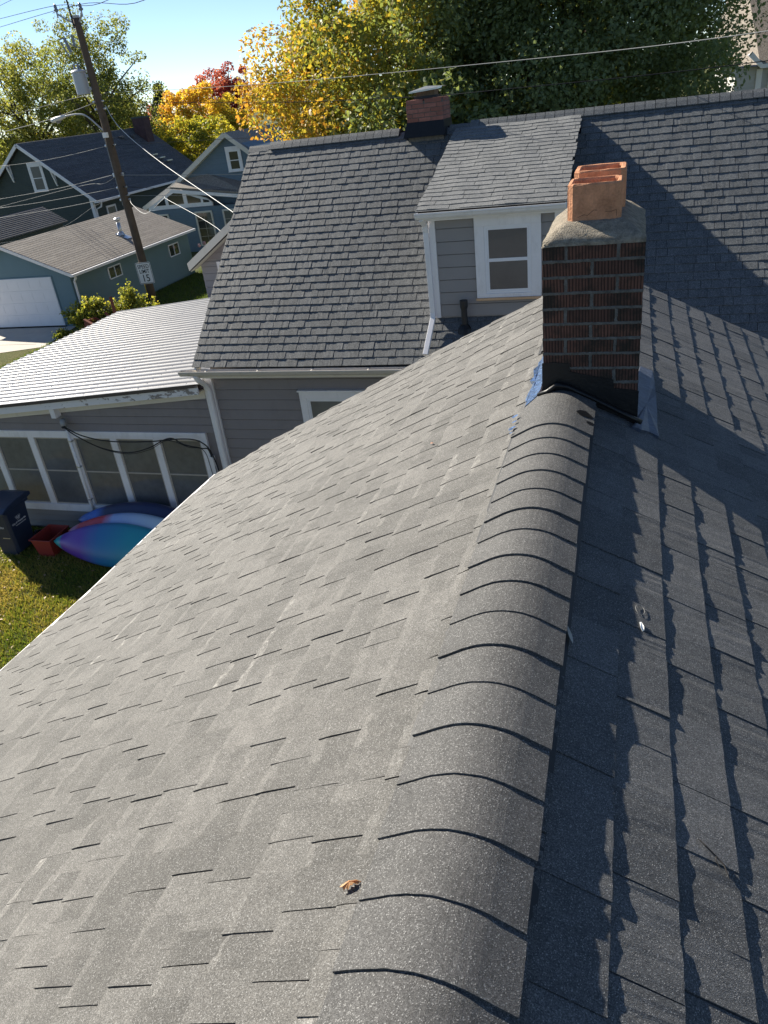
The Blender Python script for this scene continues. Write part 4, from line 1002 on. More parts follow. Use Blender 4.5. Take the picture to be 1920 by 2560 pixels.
def kayak_mat(name, stops):
    m, nt, b = newmat(name); g = nt.nodes.new('ShaderNodeSeparateXYZ'); nt.links.new(objc(nt), g.inputs[0])
    n = noise(nt, objc(nt), 1.6, 4, 0.6)
    t = math_(nt, 'ADD', math_(nt, 'MULTIPLY', g.outputs[0], 0.32), math_(nt, 'MULTIPLY', math_(nt, 'ADD', n, -0.5), 0.10))
    nt.links.new(ramp(nt, t, stops), b.inputs['Base Color']); b.inputs['Roughness'].default_value = 0.35; spec(b, 0.5); return m
KM = [kayak_mat('teal_purple_swirl', [(0.0, (0.030, 0.390, 0.405)), (0.075, (0.030, 0.360, 0.390)), (0.10, (0.128, 0.045, 0.330)), (0.26, (0.112, 0.045, 0.345)), (0.38, (0.030, 0.165, 0.390)), (0.60, (0.022, 0.285, 0.375)), (1.0, (0.030, 0.345, 0.390))]),
      kayak_mat('red_white_swirl', [(0.0, (0.540, 0.045, 0.060)), (0.07, (0.420, 0.210, 0.390)), (0.12, (0.510, 0.053, 0.075)), (0.30, (0.510, 0.045, 0.075)), (0.36, (0.300, 0.420, 0.700)), (0.7, (0.450, 0.600, 0.700)), (1.0, (0.540, 0.045, 0.060))]),
      kayak_mat('blue_black_swirl', [(0.0, (0.018, 0.021, 0.045)), (0.07, (0.022, 0.105, 0.420)), (0.18, (0.030, 0.135, 0.510)), (0.27, (0.018, 0.027, 0.075)), (0.6, (0.018, 0.030, 0.090)), (1.0, (0.018, 0.021, 0.045))])]
def kayak(label, loc, roll, mat, Lk=3.05, wd=0.41, dp=0.16, pitch=0.0):
    root = thing('kayak', label, 'kayak', group='kayaks leaning on the sunroom wall')
    m = MB(); ns, nr = 26, 18; vs_ = []
    for i in range(ns + 1):
        t = i / ns; x = Lk * t
        w = wd * max(0.004, math.sin(math.pi * t) ** 0.85) ; h = dp * max(0.02, math.sin(math.pi * t) ** 0.5)
        rock = 0.13 * (2 * t - 1) ** 4
        for k in range(nr):
            a = 2 * math.pi * k / nr; ca, sa = math.cos(a), math.sin(a)
            yy_ = w * math.copysign(abs(ca) ** 0.8, ca)
            keel = 0.028 * max(0, -sa) ** 6 * (1 if abs(ca) < 0.5 else 0)
            zz_ = h * (0.75 if sa > 0 else 1.05) * math.copysign(abs(sa) ** 0.85, sa) - keel + rock
            vs_.append((x, yy_, zz_))
    m.add(vs_, [(i * nr + k, i * nr + (k + 1) % nr, (i + 1) * nr + (k + 1) % nr, (i + 1) * nr + k) for i in range(ns) for k in range(nr)] + [tuple(range(nr))[::-1], tuple(range(ns * nr, (ns + 1) * nr))])
    b = m.build('hull', mat, root, smooth=True)
    s_ = MB()
    for yk in (-0.11, 0.11):
        s_.tube([(Lk * t, yk * (math.sin(math.pi * t) ** 0.5), -dp * 1.0 * math.sin(math.pi * t) ** 0.5 + 0.13 * (2 * t - 1) ** 4) for t in np.linspace(0.14, 0.86, 14)], 0.010, 5)
    s_.build('keel_strip', mat, root, smooth=True)
    r2 = MB(); r2.tube([(Lk * 0.5 + 0.42 * math.cos(a), 0.22 * math.sin(a), dp * 0.76) for a in np.linspace(0, 2 * math.pi, 25)], 0.016, 6, False); r2.build('cockpit_rim', M_CABLE, root, smooth=True)
    h_ = MB(); h_.tube([(0.10, 0.0, 0.13), (0.13, 0.02, 0.19), (0.19, 0.02, 0.18), (0.22, 0.0, 0.12)], 0.008, 6); h_.build('grab_handle', M_CABLE, root, smooth=True)
    root.location = loc; root.rotation_euler = (roll, pitch, 0)
    return root
kayak('teal and purple kayak lying hull outwards, nearest the lawn', (-10.15, 9.72, 0.37), R(238), KM[0])
kayak('red and white kayak between the teal and the blue ones', (-10.00, 10.00, 0.43), R(240), KM[1])
kayak('dark blue kayak lying closest to the sunroom wall', (-9.98, 10.30, 0.50), R(243), KM[2])

# ================================================================== buildings behind
def stepped_roof(mat, parent, name, x_e, z_e, x_r, z_r, y0, y1, exp=0.143, t=0.011, seed=1):
    """roof slope with real course steps, courses parallel to y"""
    m = MB(); r_ = random.Random(seed); L = math.hypot(x_r - x_e, z_r - z_e); ux, uz = (x_r - x_e) / L, (z_r - z_e) / L
    nx, nz = (-uz, ux) if ux > 0 else (uz, -ux)
    s = 0
    while s < L:
        s1 = min(s + exp, L); nseg = 10
        for i in range(nseg):
            ya, yb = y0 + (y1 - y0) * i / nseg, y0 + (y1 - y0) * (i + 1) / nseg
            m.tone = r_.random()
            h0, h1 = t, 0.001
            p = [(x_e + ux * s + nx * h0, ya, z_e + uz * s + nz * h0), (x_e + ux * s + nx * h0, yb, z_e + uz * s + nz * h0), (x_e + ux * s1 + nx * h1, yb, z_e + uz * s1 + nz * h1), (x_e + ux * s1 + nx * h1, ya, z_e + uz * s1 + nz * h1),
                 (x_e + ux * s - nx * 0.002, ya, z_e + uz * s - nz * 0.002), (x_e + ux * s - nx * 0.002, yb, z_e + uz * s - nz * 0.002)]
            m.add(p, [(0, 1, 2, 3), (0, 4, 5, 1)])
        s = s1
    return m.build(name, mat, parent, tone=True)
M_SHG = shingle_mat('brown_grey_shingle', (0.15, 0.13, 0.11), (0.22, 0.195, 0.165), 60, (0.2, 0.18, 0.15), 0.3, bm_=0.2)
M_SHD = shingle_mat('dark_blue_grey_shingle', (0.050, 0.050, 0.052), (0.085, 0.085, 0.088), 50, (0.08, 0.08, 0.085), 0.2, bm_=0.2)
M_SHT = shingle_mat('tan_shingle', (0.12, 0.10, 0.078), (0.17, 0.145, 0.115), 50, (0.26, 0.22, 0.18), 0.3, bm_=0.2)
M_TEAL = plain('teal_painted_block', (0.155, 0.225, 0.24), 0.75, 0.25, 0.05, 1.5, 40)
M_TEALF = plain('blue_teal_board', (0.13, 0.21, 0.25), 0.7, 0.25, 0.05, 1.5, 40)
def lap_mat(name, col, exp=0.14):
    m, nt, b = newmat(name); p = pos(nt); g = nt.nodes.new('ShaderNodeSeparateXYZ'); nt.links.new(p, g.inputs[0])
    fr = math_(nt, 'FRACT', math_(nt, 'MULTIPLY', g.outputs[2], 1 / exp))
    n = noise(nt, p, 2, 4)
    c = ramp(nt, n, [(0.3, tuple(v * 0.93 for v in col)), (0.7, tuple(v * 1.07 for v in col))])
    nt.links.new(c, b.inputs['Base Color']); b.inputs['Roughness'].default_value = 0.7; spec(b, 0.25)
    bump(nt, math_(nt, 'SUBTRACT', 1.0, fr), 1.0, 0.012, b); return m
M_BLUE = lap_mat('slate_blue_lap_siding', (0.14, 0.195, 0.24))
M_GREEN = lap_mat('dark_green_lap_siding', (0.062, 0.078, 0.074))
M_PALE_S = lap_mat('pale_grey_lap_siding', (0.46, 0.45, 0.43))

# ---- garage
gar = thing('garage', 'teal single storey garage with white sectional door and brown shingles', 'garage'); BASES[gar] = (-23.9, 30.7, 0)
GX0, GX1, GY0, GY1 = -26.6, -21.2, 26.0, 35.45
m = MB(); m.prism([(GX0, 0), (GX1, 0), (GX1, 2.2), (-23.9, 3.28), (GX0, 2.2)], GY0 + 0.02, GY1, 'y'); m.build('wall', M_TEAL, gar)
m = MB(); m.prism([(GX0, 0), (GX1, 0), (GX1, 2.2), (-23.9, 3.28), (GX0, 2.2)], GY0 - 0.01, GY0 + 0.019, 'y'); m.build('front_wall', M_TEALF, gar)
GPz = lambda x: 3.34 - 0.41 * abs(x + 23.9)
m = MB(); m.prism([(-20.93, GPz(-20.93)), (-23.9, 3.34), (-26.87, GPz(-26.87)), (-26.87, GPz(-26.87) - 0.05), (-23.9, 3.29), (-20.93, GPz(-20.93) - 0.05)], GY0 - 0.20, GY1 + 0.22, 'y'); groof = m.build('roof', M_SHG, gar, tone=True)
stepped_roof(M_SHG, groof, 'shingle_courses', -20.92, GPz(-20.92), -23.9, 3.34, GY0 - 0.21, GY1 + 0.23, 0.15, 0.005)
stepped_roof(M_SHG, groof, 'shingle_courses', -26.88, GPz(-26.88), -23.9, 3.34, GY0 - 0.21, GY1 + 0.23, 0.15, 0.005, 2)
m = MB(); m.beam((-20.93, GY0 - 0.22, GPz(-20.93) - 0.08), (-23.9, GY0 - 0.22, 3.26), 0.03, 0.12, (0, 0, 1)); m.beam((-26.87, GY0 - 0.22, GPz(-26.87) - 0.08), (-23.9, GY0 - 0.22, 3.26), 0.03, 0.12, (0, 0, 1)); m.build('rake_board', M_WHITE, gar)
m = MB(); m.box(-20.94, -20.80, GY0 - 0.26, GY1 + 0.24, GPz(-20.9) - 0.12, GPz(-20.9) - 0.015); m.build('gutter', M_WHITE, gar, bevel=0.01)
m = MB(); m.tube([(-20.90, 25.95, 2.0), (-20.92, 26.0, 1.92), (-21.12, 26.1, 1.75), (-21.14, 26.1, 0.1)], 0.05, 8); m.build('downspout', M_WHITE, gar)
m = MB(); m.box(-25.95, -22.02, GY0 - 0.035, GY0 - 0.012, 0.0, 2.06); m.build('door_frame', M_TEALF, gar)
M_DOOR = plain('white_garage_door', (0.70, 0.72, 0.76), 0.5, 0.3, 0.04, 2, 30)
gd = MB(); gd.box(-25.9, -22.07, GY0 - 0.050, GY0 - 0.037, 0.06, 2.02); gdo = gd.build('garage_door', M_DOOR, gar)
for r_ in range(4):
    z0 = 0.06 + r_ * 0.49; m = MB(); m.box(-25.9, -22.07, GY0 - 0.062, GY0 - 0.051, z0 + 0.006, z0 + 0.484)
    pnl = m.build('door_panel', M_DOOR, gdo, bevel=0.006)
    for c_ in range(7):
        xa = -25.82 + c_ * 0.55; m = MB(); m.box(xa, xa + 0.42, GY0 - 0.067, GY0 - 0.063, z0 + 0.08, z0 + 0.40); m.box(xa + 0.03, xa + 0.39, GY0 - 0.0695, GY0 - 0.0675, z0 + 0.13, z0 + 0.35)
        if c_ % 1 == 0: m.build('embossing', M_DOOR, pnl, bevel=0.002)
m = MB(); m.box(-25.95, -22.02, GY0 - 0.09, GY0 - 0.03, 0.013, 0.055); m.build('threshold', M_DECK, gar)
def side_window(parent, x, y0, y1, z0, z1):
    w = MB(); t = 0.045
    w.box(x, x + 0.04, y0, y1, z1 - t, z1); w.box(x, x + 0.04, y0, y1, z0, z0 + t); w.box(x, x + 0.039, y0, y0 + t, z0, z1); w.box(x, x + 0.039, y1 - t, y1, z0, z1); w.box(x, x + 0.035, (y0 + y1) / 2 - 0.02, (y0 + y1) / 2 + 0.02, z0, z1)
    wo = w.build('window', M_VINYL, parent); 
    for a, b in ((y0 + t, (y0 + y1) / 2 - 0.02), ((y0 + y1) / 2 + 0.02, y1 - t)):
        g = MB(); g.box(x, x + 0.015, a, b, z0 + t, z1 - t); g.build('pane', M_GLASS, wo)
side_window(gar, GX1, 28.45, 29.40, 1.27, 1.78); side_window(gar, GX1, 33.45, 34.40, 1.15, 1.72)
vp_ = MB(); vp_.tube([(-22.15, 31.4, 2.55), (-22.15, 31.4, 3.18)], 0.085, 12); vpo = vp_.build('flue_pipe', M_METAL, gar, smooth=True)
m = MB(); m.lathe((-22.15, 31.4, 3.16), [(0.06, 0), (0.06, 0.06), (0.11, 0.08), (0.14, 0.12), (0.14, 0.19), (0.09, 0.22)], 12); m.build('vent_cap', M_METAL, vpo)
m = MB(); m.box(-22.4, -21.75, 31.15, 31.65, -0.01, 0.01, Matrix.Translation((0, 0, 0))); 
m = MB(); Mx_ = Matrix.Translation((-22.12, 31.4, GPz(-22.12) + 0.02)) @ Matrix.Rotation(math.atan(0.41), 4, 'Y'); m.box(-0.22, 0.42, -0.2, 0.2, 0.0, 0.012, Mx_); m.lathe((-22.15, 31.4, GPz(-22.15) + 0.01), [(0.18, 0), (0.14, 0.10), (0.09, 0.16)], 12); m.build('flashing', M_METAL, vpo)

# ---- low dark shed beyond the garage
shd = thing('shed', 'low dark roofed shed beyond the garage at the left edge', 'shed'); BASES[shd] = (-33.9, 35, 0)
m = MB(); m.prism([(-36.4, 0), (-32.6, 0), (-32.6, 2.3), (-33.9, 3.1), (-36.4, 2.0)], 30, 40.8, 'y'); m.build('wall', M_GREEN, shd)
sro = MB(); sro.prism([(-32.35, 2.32), (-33.9, 3.26), (-36.6, 1.9), (-36.6, 1.85), (-33.9, 3.2), (-32.35, 2.26)], 29.8, 41.0, 'y'); sro = sro.build('roof', M_SHD, shd, tone=True)
stepped_roof(M_SHD, sro, 'shingle_courses', -32.35, 2.32, -33.9, 3.26, 29.79, 41.01, 0.15, 0.012)
m = MB(); m.prism([(-32.9, 2.22), (-33.9, 2.85), (-33.9, 2.75), (-33.0, 2.1)], 41.02, 41.05, 'y'); m.build('rake_board', M_WHITE, shd)

# ---- dark green house
dg = thing('dark_green_house', 'dark green gabled house with white trimmed window and dark roof', 'house'); BASES[dg] = (-38.5, 53, 0)
AX, AZ, EX, EZ, DY0, DY1 = -38.57, 6.68, -33.65, 2.85, 46.0, 61.5
m = MB(); m.prism([(2 * AX - EX + 0.5, 0), (EX - 0.55, 0), (EX - 0.55, 3.15), (AX, 6.45), (2 * AX - EX + 0.5, 3.15)], DY0 + 0.35, DY1 - 0.3, 'y'); m.build('wall', M_GREEN, dg)
ro = MB(); ro.prism([(EX, EZ), (AX, AZ), (2 * AX - EX, EZ), (2 * AX - EX, EZ - 0.08), (AX, AZ - 0.09), (EX, EZ - 0.08)], DY0, DY1, 'y'); ro = ro.build('roof', M_SHD, dg, tone=True)
stepped_roof(M_SHD, ro, 'shingle_courses', EX - 0.01, EZ + 0.003, AX, AZ + 0.003, DY0 - 0.01, DY1, 0.15, 0.012, 5)
stepped_roof(M_SHD, ro, 'shingle_courses', 2 * AX - EX + 0.01, EZ + 0.003, AX, AZ + 0.003, DY0 - 0.01, DY1, 0.15, 0.012, 6)
m = MB()
for sg in (1, -1): m.beam((AX + sg * (EX - AX), DY0 - 0.03, EZ - 0.10), (AX, DY0 - 0.03, AZ - 0.11), 0.05, 0.20)
m.build('rake_board', M_WHITE, dg)
m = MB(); m.box(EX - 0.03, EX + 0.12, DY0 - 0.05, DY1, EZ - 0.16, EZ - 0.02); m.build('gutter', M_WHITE, dg, bevel=0.01)
m = MB(); m.tube([(EX + 0.02, DY0 + 0.5, EZ - 0.15), (EX - 0.1, DY0 + 0.5, EZ - 0.45), (EX - 0.5, DY0 + 0.45, EZ - 0.6), (EX - 0.52, DY0 + 0.4, 0.1)], 0.055, 8); m.build('downspout', M_WHITE, dg)
m = MB(); m.box(EX - 0.75, EX - 0.53, DY0 + 0.31, DY0 + 0.5, 0, 3.0); m.build('corner_board', M_WHITE, dg)
window(dg, -38.50, -37.35, 3.68, 5.42, DY0 + 0.348, M_WHITE, 0.16, glass=M_BLIND, head=0.05)
for bx in (-39.9, -36.55):
    m = MB(); z_ = 6.45 - 0.70 * abs(bx - AX) - 0.12
    m.beam((bx, DY0 + 0.34, z_), (bx, DY0 + 0.02, z_), 0.09, 0.09); m.beam((bx, DY0 + 0.32, z_ - 0.95), (bx, DY0 + 0.05, z_ - 0.05), 0.09, 0.09); m.beam((bx, DY0 + 0.33, z_ - 1.0), (bx, DY0 + 0.33, z_), 0.09, 0.05, (0, 1, 0)); m.build('knee_bracket', M_WHITE, dg)
for yy_, zz_ in ((47.6, 2.3), (54.5, 2.0), (58.0, 2.1)):
    w = MB(); w.box(EX - 0.55, EX - 0.50, yy_, yy_ + 1.1, zz_ - 1.5, zz_); wo = w.build('window', M_WHITE, dg); g = MB(); g.box(EX - 0.505, EX - 0.495, yy_ + 0.12, yy_ + 0.98, zz_ - 1.38, zz_ - 0.12); g.build('pane', M_BLIND, wo)
m = MB(); m.box(-38.1, -37.1, 59.3, 60.3, 5.2, 7.38); dch = m.build('chimney', plain('dark_plum_brick', (0.085, 0.055, 0.055), 0.9, 0.1, 0.3, 3, 25, bmp=0.6, bdist=0.02), dg)
m = MB(); m.box(-38.15, -37.05, 59.25, 60.35, 7.30, 7.42); m.build('chimney_band', M_GREEN, dch)
RSL = (AZ - EZ) / (EX - AX)
for i, (xx, yy_) in enumerate(((-36.0, 57.2), (-35.65, 57.6), (-35.3, 58.0))):
    m = MB(); m.box(xx, xx + 0.34, yy_, yy_ + 0.8, AZ - RSL * (xx - AX) - 0.02, AZ - RSL * (xx - AX) + 0.07); m.build('step_flashing', M_METAL, ro)
m = MB(); m.tube([(-35.7, 52.3, 4.2), (-35.7, 52.3, 4.95)], 0.07, 8); m.build('vent_pipe', M_METAL, ro)
for i in range(3):
    m = MB(); xx = AX + 0.55; m.box(xx, xx + 0.4, 55.2 + i * 1.4, 55.7 + i * 1.4, AZ - RSL * 0.75 - 0.02, AZ - RSL * 0.75 + 0.13); m.build('roof_vent', M_SHD, ro)

# ---- slate blue house
bh = thing('slate_blue_house', 'slate blue gabled house with cream rakes and white trimmed windows behind the garage', 'house'); BASES[bh] = (-21.4, 46, 0)
BY = 42.0; BAX, BAZ = -21.47, 6.02; pb = 0.60
m = MB(); m.prism([(-25.2, 0), (-16.5, 0), (-16.5, 3.0), (BAX, 5.86), (-25.2, 3.60)], BY + 0.25, 52, 'y'); m.build('wall', M_BLUE, bh)
zl_ = lambda x: BAZ - (pb if x < BAX else 0.78) * abs(x - BAX)
ro = MB(); ro.prism([(-27.6, 2.62), (-25.0, 3.86), (BAX, BAZ), (-17.6, 3.0), (-17.6, 2.92), (BAX, BAZ - 0.09), (-25.0, 3.78), (-27.6, 2.54)], BY, 52.2, 'y'); ro = ro.build('roof', M_SHG, bh, tone=True)
m = MB(); m.beam((-25.02, BY - 0.03, 3.75), (BAX, BY - 0.03, BAZ - 0.10), 0.05, 0.24); m.beam((-27.6, BY - 0.03, 2.50), (-25.0, BY - 0.03, 3.74), 0.05, 0.24); m.beam((-17.6, BY - 0.031, 2.90), (BAX, BY - 0.031, BAZ - 0.10), 0.05, 0.22); m.build('rake_board', M_CREAM, bh)
m = MB(); m.prism([(-27.5, 2.38), (-25.0, 3.58), (BAX, 5.84), (BAX, 5.82), (-25.0, 3.56), (-27.5, 2.36)], BY + 0.0, BY + 0.26, 'y'); m.build('soffit', M_CREAM, bh)
window(bh, -21.72, -20.78, 4.04, 5.24, BY + 0.235, M_WHITE, 0.15, glass=M_GLASS, head=0.06)
# porch: white trussed gable with dark triangular lights, wall below
m = MB(); m.box(-27.0, -20.5, BY - 0.55, BY + 0.24, 0.0, 2.42); m.build('porch_wall', M_BLUE, bh)
pg = MB(); pg.prism([(-26.95, 2.44), (-22.75, 2.44), (-22.75, 2.62), (-23.05, 2.86), (-24.95, 3.52), (-26.95, 2.58)], BY - 0.52, BY - 0.42, 'y'); pgo = pg.build('porch_gable', M_WHITE, bh)
for tri in ([(-26.5, 2.66), (-25.75, 2.66), (-25.75, 3.02)], [(-25.55, 2.66), (-24.55, 2.66), (-24.55, 3.24), (-24.9, 3.36), (-25.55, 3.08)], [(-24.3, 2.66), (-23.45, 2.66), (-23.45, 2.84), (-24.3, 3.14)], [(-23.3, 2.64), (-22.9, 2.64), (-22.95, 2.74), (-23.3, 2.82)]):
    g = MB(); g.prism(tri, BY - 0.535, BY - 0.521, 'y'); g.build('pane', M_GLASS, pgo)
prf = MB(); prf.add([(-25.1, BY - 0.75, 3.62), (-20.3, BY - 0.75, 2.98), (-20.3, BY + 0.24, 3.28), (-23.1, BY + 0.24, 4.05), (-24.9, BY + 0.24, 3.85), (-25.1, BY - 0.75, 3.52), (-20.3, BY - 0.75, 2.88)], [(0, 1, 2, 3, 4), (0, 5, 6, 1)]); prf.build('porch_roof', M_SHG, bh, tone=True)
m = MB(); m.add([(-25.15, BY - 0.78, 3.50), (-20.3, BY - 0.78, 2.86), (-20.3, BY - 0.78, 2.68), (-25.15, BY - 0.78, 3.32)], [(0, 1, 2, 3)]); m.add([(-25.15, BY - 0.74, 3.50), (-20.3, BY - 0.74, 2.86), (-20.3, BY - 0.74, 2.68), (-25.15, BY - 0.74, 3.32)], [(3, 2, 1, 0)]); m.build('porch_fascia', M_WHITE, bh)
for (xa, xb, nx) in ((-23.98, -22.86, 2), (-22.2, -21.2, 2), (-26.4, -25.7, 1)):
    w = MB(); y_ = BY - 0.55; t = 0.09; za, zb = 0.30, 2.20
    w.box(xa, xa + t, y_ - 0.05, y_, za, zb); w.box(xb - t, xb, y_ - 0.05, y_, za, zb); w.box(xa, xb, y_ - 0.051, y_, zb - t, zb); w.box(xa, xb, y_ - 0.051, y_, za, za + t)
    wo = w.build('window', M_CREAM, bh)
    cw = (xb - xa - 2 * t) / nx; rh = (zb - za - 2 * t) / 4
    for i in range(nx):
        for j in range(4):
            g = MB(); g.box(xa + t + i * cw + 0.012, xa + t + (i + 1) * cw - 0.012, y_ - 0.012, y_ - 0.001, za + t + j * rh + 0.012, za + t + (j + 1) * rh - 0.012); g.build('pane', M_GLASS, wo)
    g = MB(); g.box(xa + t, xb - t, y_ - 0.009, y_ - 0.0005, za + t, zb - t); g.build('muntins', M_BEIGE, wo)

# ---- pale house at the far right
fh = thing('pale_house', 'pale sided house with tan roof beyond the big maple at right', 'house'); BASES[fh] = (9, 40, 0)
m = MB(); m.prism([(3.6, 0), (3.6, 6.3), (9, 6.3), (9, 0)], 36.3, 46, 'y'); m.build('wall', M_PALE_S, fh)
m = MB(); m.prism([(3.95, 6.70), (4.45, 6.22), (14, 6.22), (14, 6.35), (4.5, 6.36), (4.1, 6.80)], 35.9, 36.2, 'y'); m.build('eave_trim', M_WHITE, fh)
m = MB(); m.add([(4.4, 35.9, 6.36), (14, 35.9, 6.36), (14, 42, 10.3), (4.0, 42, 10.3), (2.8, 42, 6.4), (3.2, 36.5, 6.36)], [(0, 1, 2, 3), (0, 3, 4, 5)]); m.build('roof', M_SHT, fh, tone=True)
window(fh, 4.78, 6.0, 4.7, 6.05, 36.29, M_WHITE, 0.10, glass=M_GLASS)
m = MB(); m.box(4.35, 4.55, 36.24, 36.31, 0, 6.2); m.build('corner_board', M_WHITE, fh)

# ================================================================== utility pole, sign, wires
M_POLE = plain('weathered_pole_wood', (0.115, 0.088, 0.070), 0.9, 0.15, 0.25, 3, 40, bmp=0.8, bdist=0.01, dirt=((0.05, 0.042, 0.037), 0.6))
M_GALV = plain('grey_painted_steel', (0.40, 0.42, 0.45), 0.45, 0.5, 0.06)
M_PORC = plain('grey_porcelain', (0.20, 0.23, 0.28), 0.25, 0.5)
pole = thing('utility_pole', 'tall leaning wooden utility pole with transformer and street lamp', 'utility pole'); BASES[pole] = (-19.09, 28.1, 0)
PB = Vector((-19.09, 28.1, 0)); PT = Vector((-19.32, 28.1, 10.55))
pp = lambda z: PB + (PT - PB) * (z / 10.55)
m = MB(); m.tube([pp(z) for z in (-0.3, 2, 4, 6, 8, 10, 10.55)], [0.175, 0.165, 0.155, 0.145, 0.135, 0.125, 0.12], 14); m.build('shaft', M_POLE, pole, smooth=True)
m = MB(); m.tube([pp(10.5), pp(10.58)], 0.13, 12); m.build('pole_cap', M_GALV, pole)
m = MB(); m.tube([pp(10.2) + Vector((-0.10, -0.12, 0)), pp(10.9) + Vector((-0.1, -0.12, 0)), pp(12.3) + Vector((-0.14, -0.12, 0))], 0.03, 8); m.build('pole_top_pin', M_PIPE, pole)
for tip in (Vector((-20.06, 28.1, 10.72)), Vector((-19.0, 28.05, 10.62))):
    m = MB(); m.tube([pp(10.3), pp(10.4) * 0.5 + tip * 0.5 + Vector((0, 0, -0.08)), tip], 0.032, 8); m.tube([tip + Vector((0, 0, -0.12)), tip + Vector((0, 0, 0.1))], 0.028, 8); m.build('bracket_arm', M_GALV, pole)
    m = MB(); m.lathe(tip + Vector((0, 0, 0.06)), [(0.03, 0), (0.085, 0.03), (0.08, 0.08), (0.055, 0.09), (0.06, 0.15), (0.045, 0.20), (0.03, 0.24)], 12); m.build('insulator', M_PORC, pole, smooth=True)
xc = pp(8.5) + Vector((-0.44, -0.14, 0)); m = MB(); m.lathe(xc + Vector((0, 0, -0.37)), [(0.235, 0), (0.245, 0.03), (0.245, 0.70), (0.27, 0.72), (0.27, 0.75), (0.235, 0.78), (0.12, 0.82)], 20); xo = m.build('transformer', plain('pale_grey_transformer_steel', (0.42, 0.45, 0.50), 0.45, 0.5, 0.06, 4, 30), pole, smooth=False)
for dx in (-0.11, 0.05):
    m = MB(); m.lathe(xc + Vector((dx, 0, 0.42)), [(0.03, 0), (0.055, 0.03), (0.035, 0.06), (0.055, 0.09), (0.035, 0.12), (0.045, 0.16), (0.02, 0.22)], 10); m.build('bushing', M_PORC, xo)
m = MB(); m.beam(xc + Vector((0.22, 0.05, 0.22)), pp(8.7), 0.08, 0.10); m.beam(xc + Vector((0.22, 0.05, -0.2)), pp(8.3), 0.08, 0.10); m.build('hanger', M_GALV, xo)
# fused cut-out
m = MB(); m.tube([pp(9.55), pp(9.62) + Vector((-0.25, -0.1, 0.02)), pp(9.75) + Vector((-0.45, -0.15, 0))], 0.025, 6); m.tube([pp(9.75) + Vector((-0.30, -0.1, -0.05)), pp(9.75) + Vector((-0.32, -0.1, 0.28))], [0.05, 0.035], 8); m.build('cutout_bracket', M_PORC, pole)
m = MB(); m.tube([pp(9.95) + Vector((-0.62, -0.15, 0)), pp(9.5) + Vector((-0.50, -0.15, 0))], 0.055, 8); m.tube([pp(9.98) + Vector((-0.85, -0.15, -0.05)), pp(9.95) + Vector((-0.6, -0.15, 0.02))], 0.02, 6); m.tube([pp(9.9) + Vector((-0.82, -0.15, -0.05)), pp(9.45) + Vector((-0.62, -0.15, -0.08))], 0.024, 6); m.build('fuse_cutout', plain('grey_blue_cutout', (0.22, 0.25, 0.30), 0.5), pole)
# street lamp
m = MB(); arm = [pp(6.72), pp(6.95) + Vector((-0.22, 0.0, 0)), Vector((-19.95, 28.1, 7.42)), Vector((-20.35, 28.1, 7.53)), Vector((-20.9, 28.1, 7.52))]
m.tube(smooth_path(arm), 0.030, 8); lo = m.build('lamp_arm', M_GALV, pole, smooth=True)
m = MB(); m.box(-0.09, 0.09, -0.09, 0.09, -0.09, 0.09, Matrix.Translation(pp(6.72) + Vector((0, -0.14, 0)))); m.build('arm_clamp', M_WHITE, lo)
m = MB(); m.lathe((0, 0, 0), [(0.02, 0.75), (0.07, 0.68), (0.10, 0.5), (0.13, 0.28), (0.11, 0.08), (0.03, 0.0)], 12, Matrix.Translation((-21.6, 28.1, 7.40)) @ Matrix.Rotation(R(80), 4, 'Y') @ Matrix.Diagonal((0.75, 1.15, 1, 1))); m.build('lamp_head', plain('pale_lamp_housing', (0.55, 0.57, 0.58), 0.4), lo, smooth=True)
m = MB(); m.lathe((-21.28, 28.1, 7.40), [(0.10, 0.0), (0.09, -0.07), (0.03, -0.10)], 10); m.build('lamp_lens', M_BLIND, lo)
m = MB(); m.tube([(-21.1, 28.1, 7.58), (-21.1, 28.1, 7.66)], 0.035, 8); m.build('photocell', M_PIPE, lo)
# clamps, ground wire
for z_ in (7.85, 7.6, 6.36, 5.35, 5.28, 4.85, 4.55, 4.40):
    m = MB(); q = pp(z_); m.tube([q + Vector((-0.2, -0.02, 0)), q + Vector((0.22, -0.02, 0))], 0.035, 6); m.lathe(q + Vector((-0.19, -0.03, -0.04)), [(0.05, 0), (0.06, 0.03), (0.05, 0.08)], 8); m.build('cable_clamp', M_METAL, pole)
m = MB(); m.tube([pp(z) + Vector((-0.13, -0.10, 0)) for z in (4.2, 5, 6, 6.6)], 0.017, 6); m.build('ground_wire', M_WIRE, pole)
m = MB(); m.beam(pp(1.15) + Vector((-0.10, -0.15, 0)), pp(0.75) + Vector((-0.10, -0.16, 0)), 0.04, 0.01, (0, 1, 0)); m.build('marker_strip', plain('yellow_marker', (0.5, 0.36, 0.04), 0.6), pole)
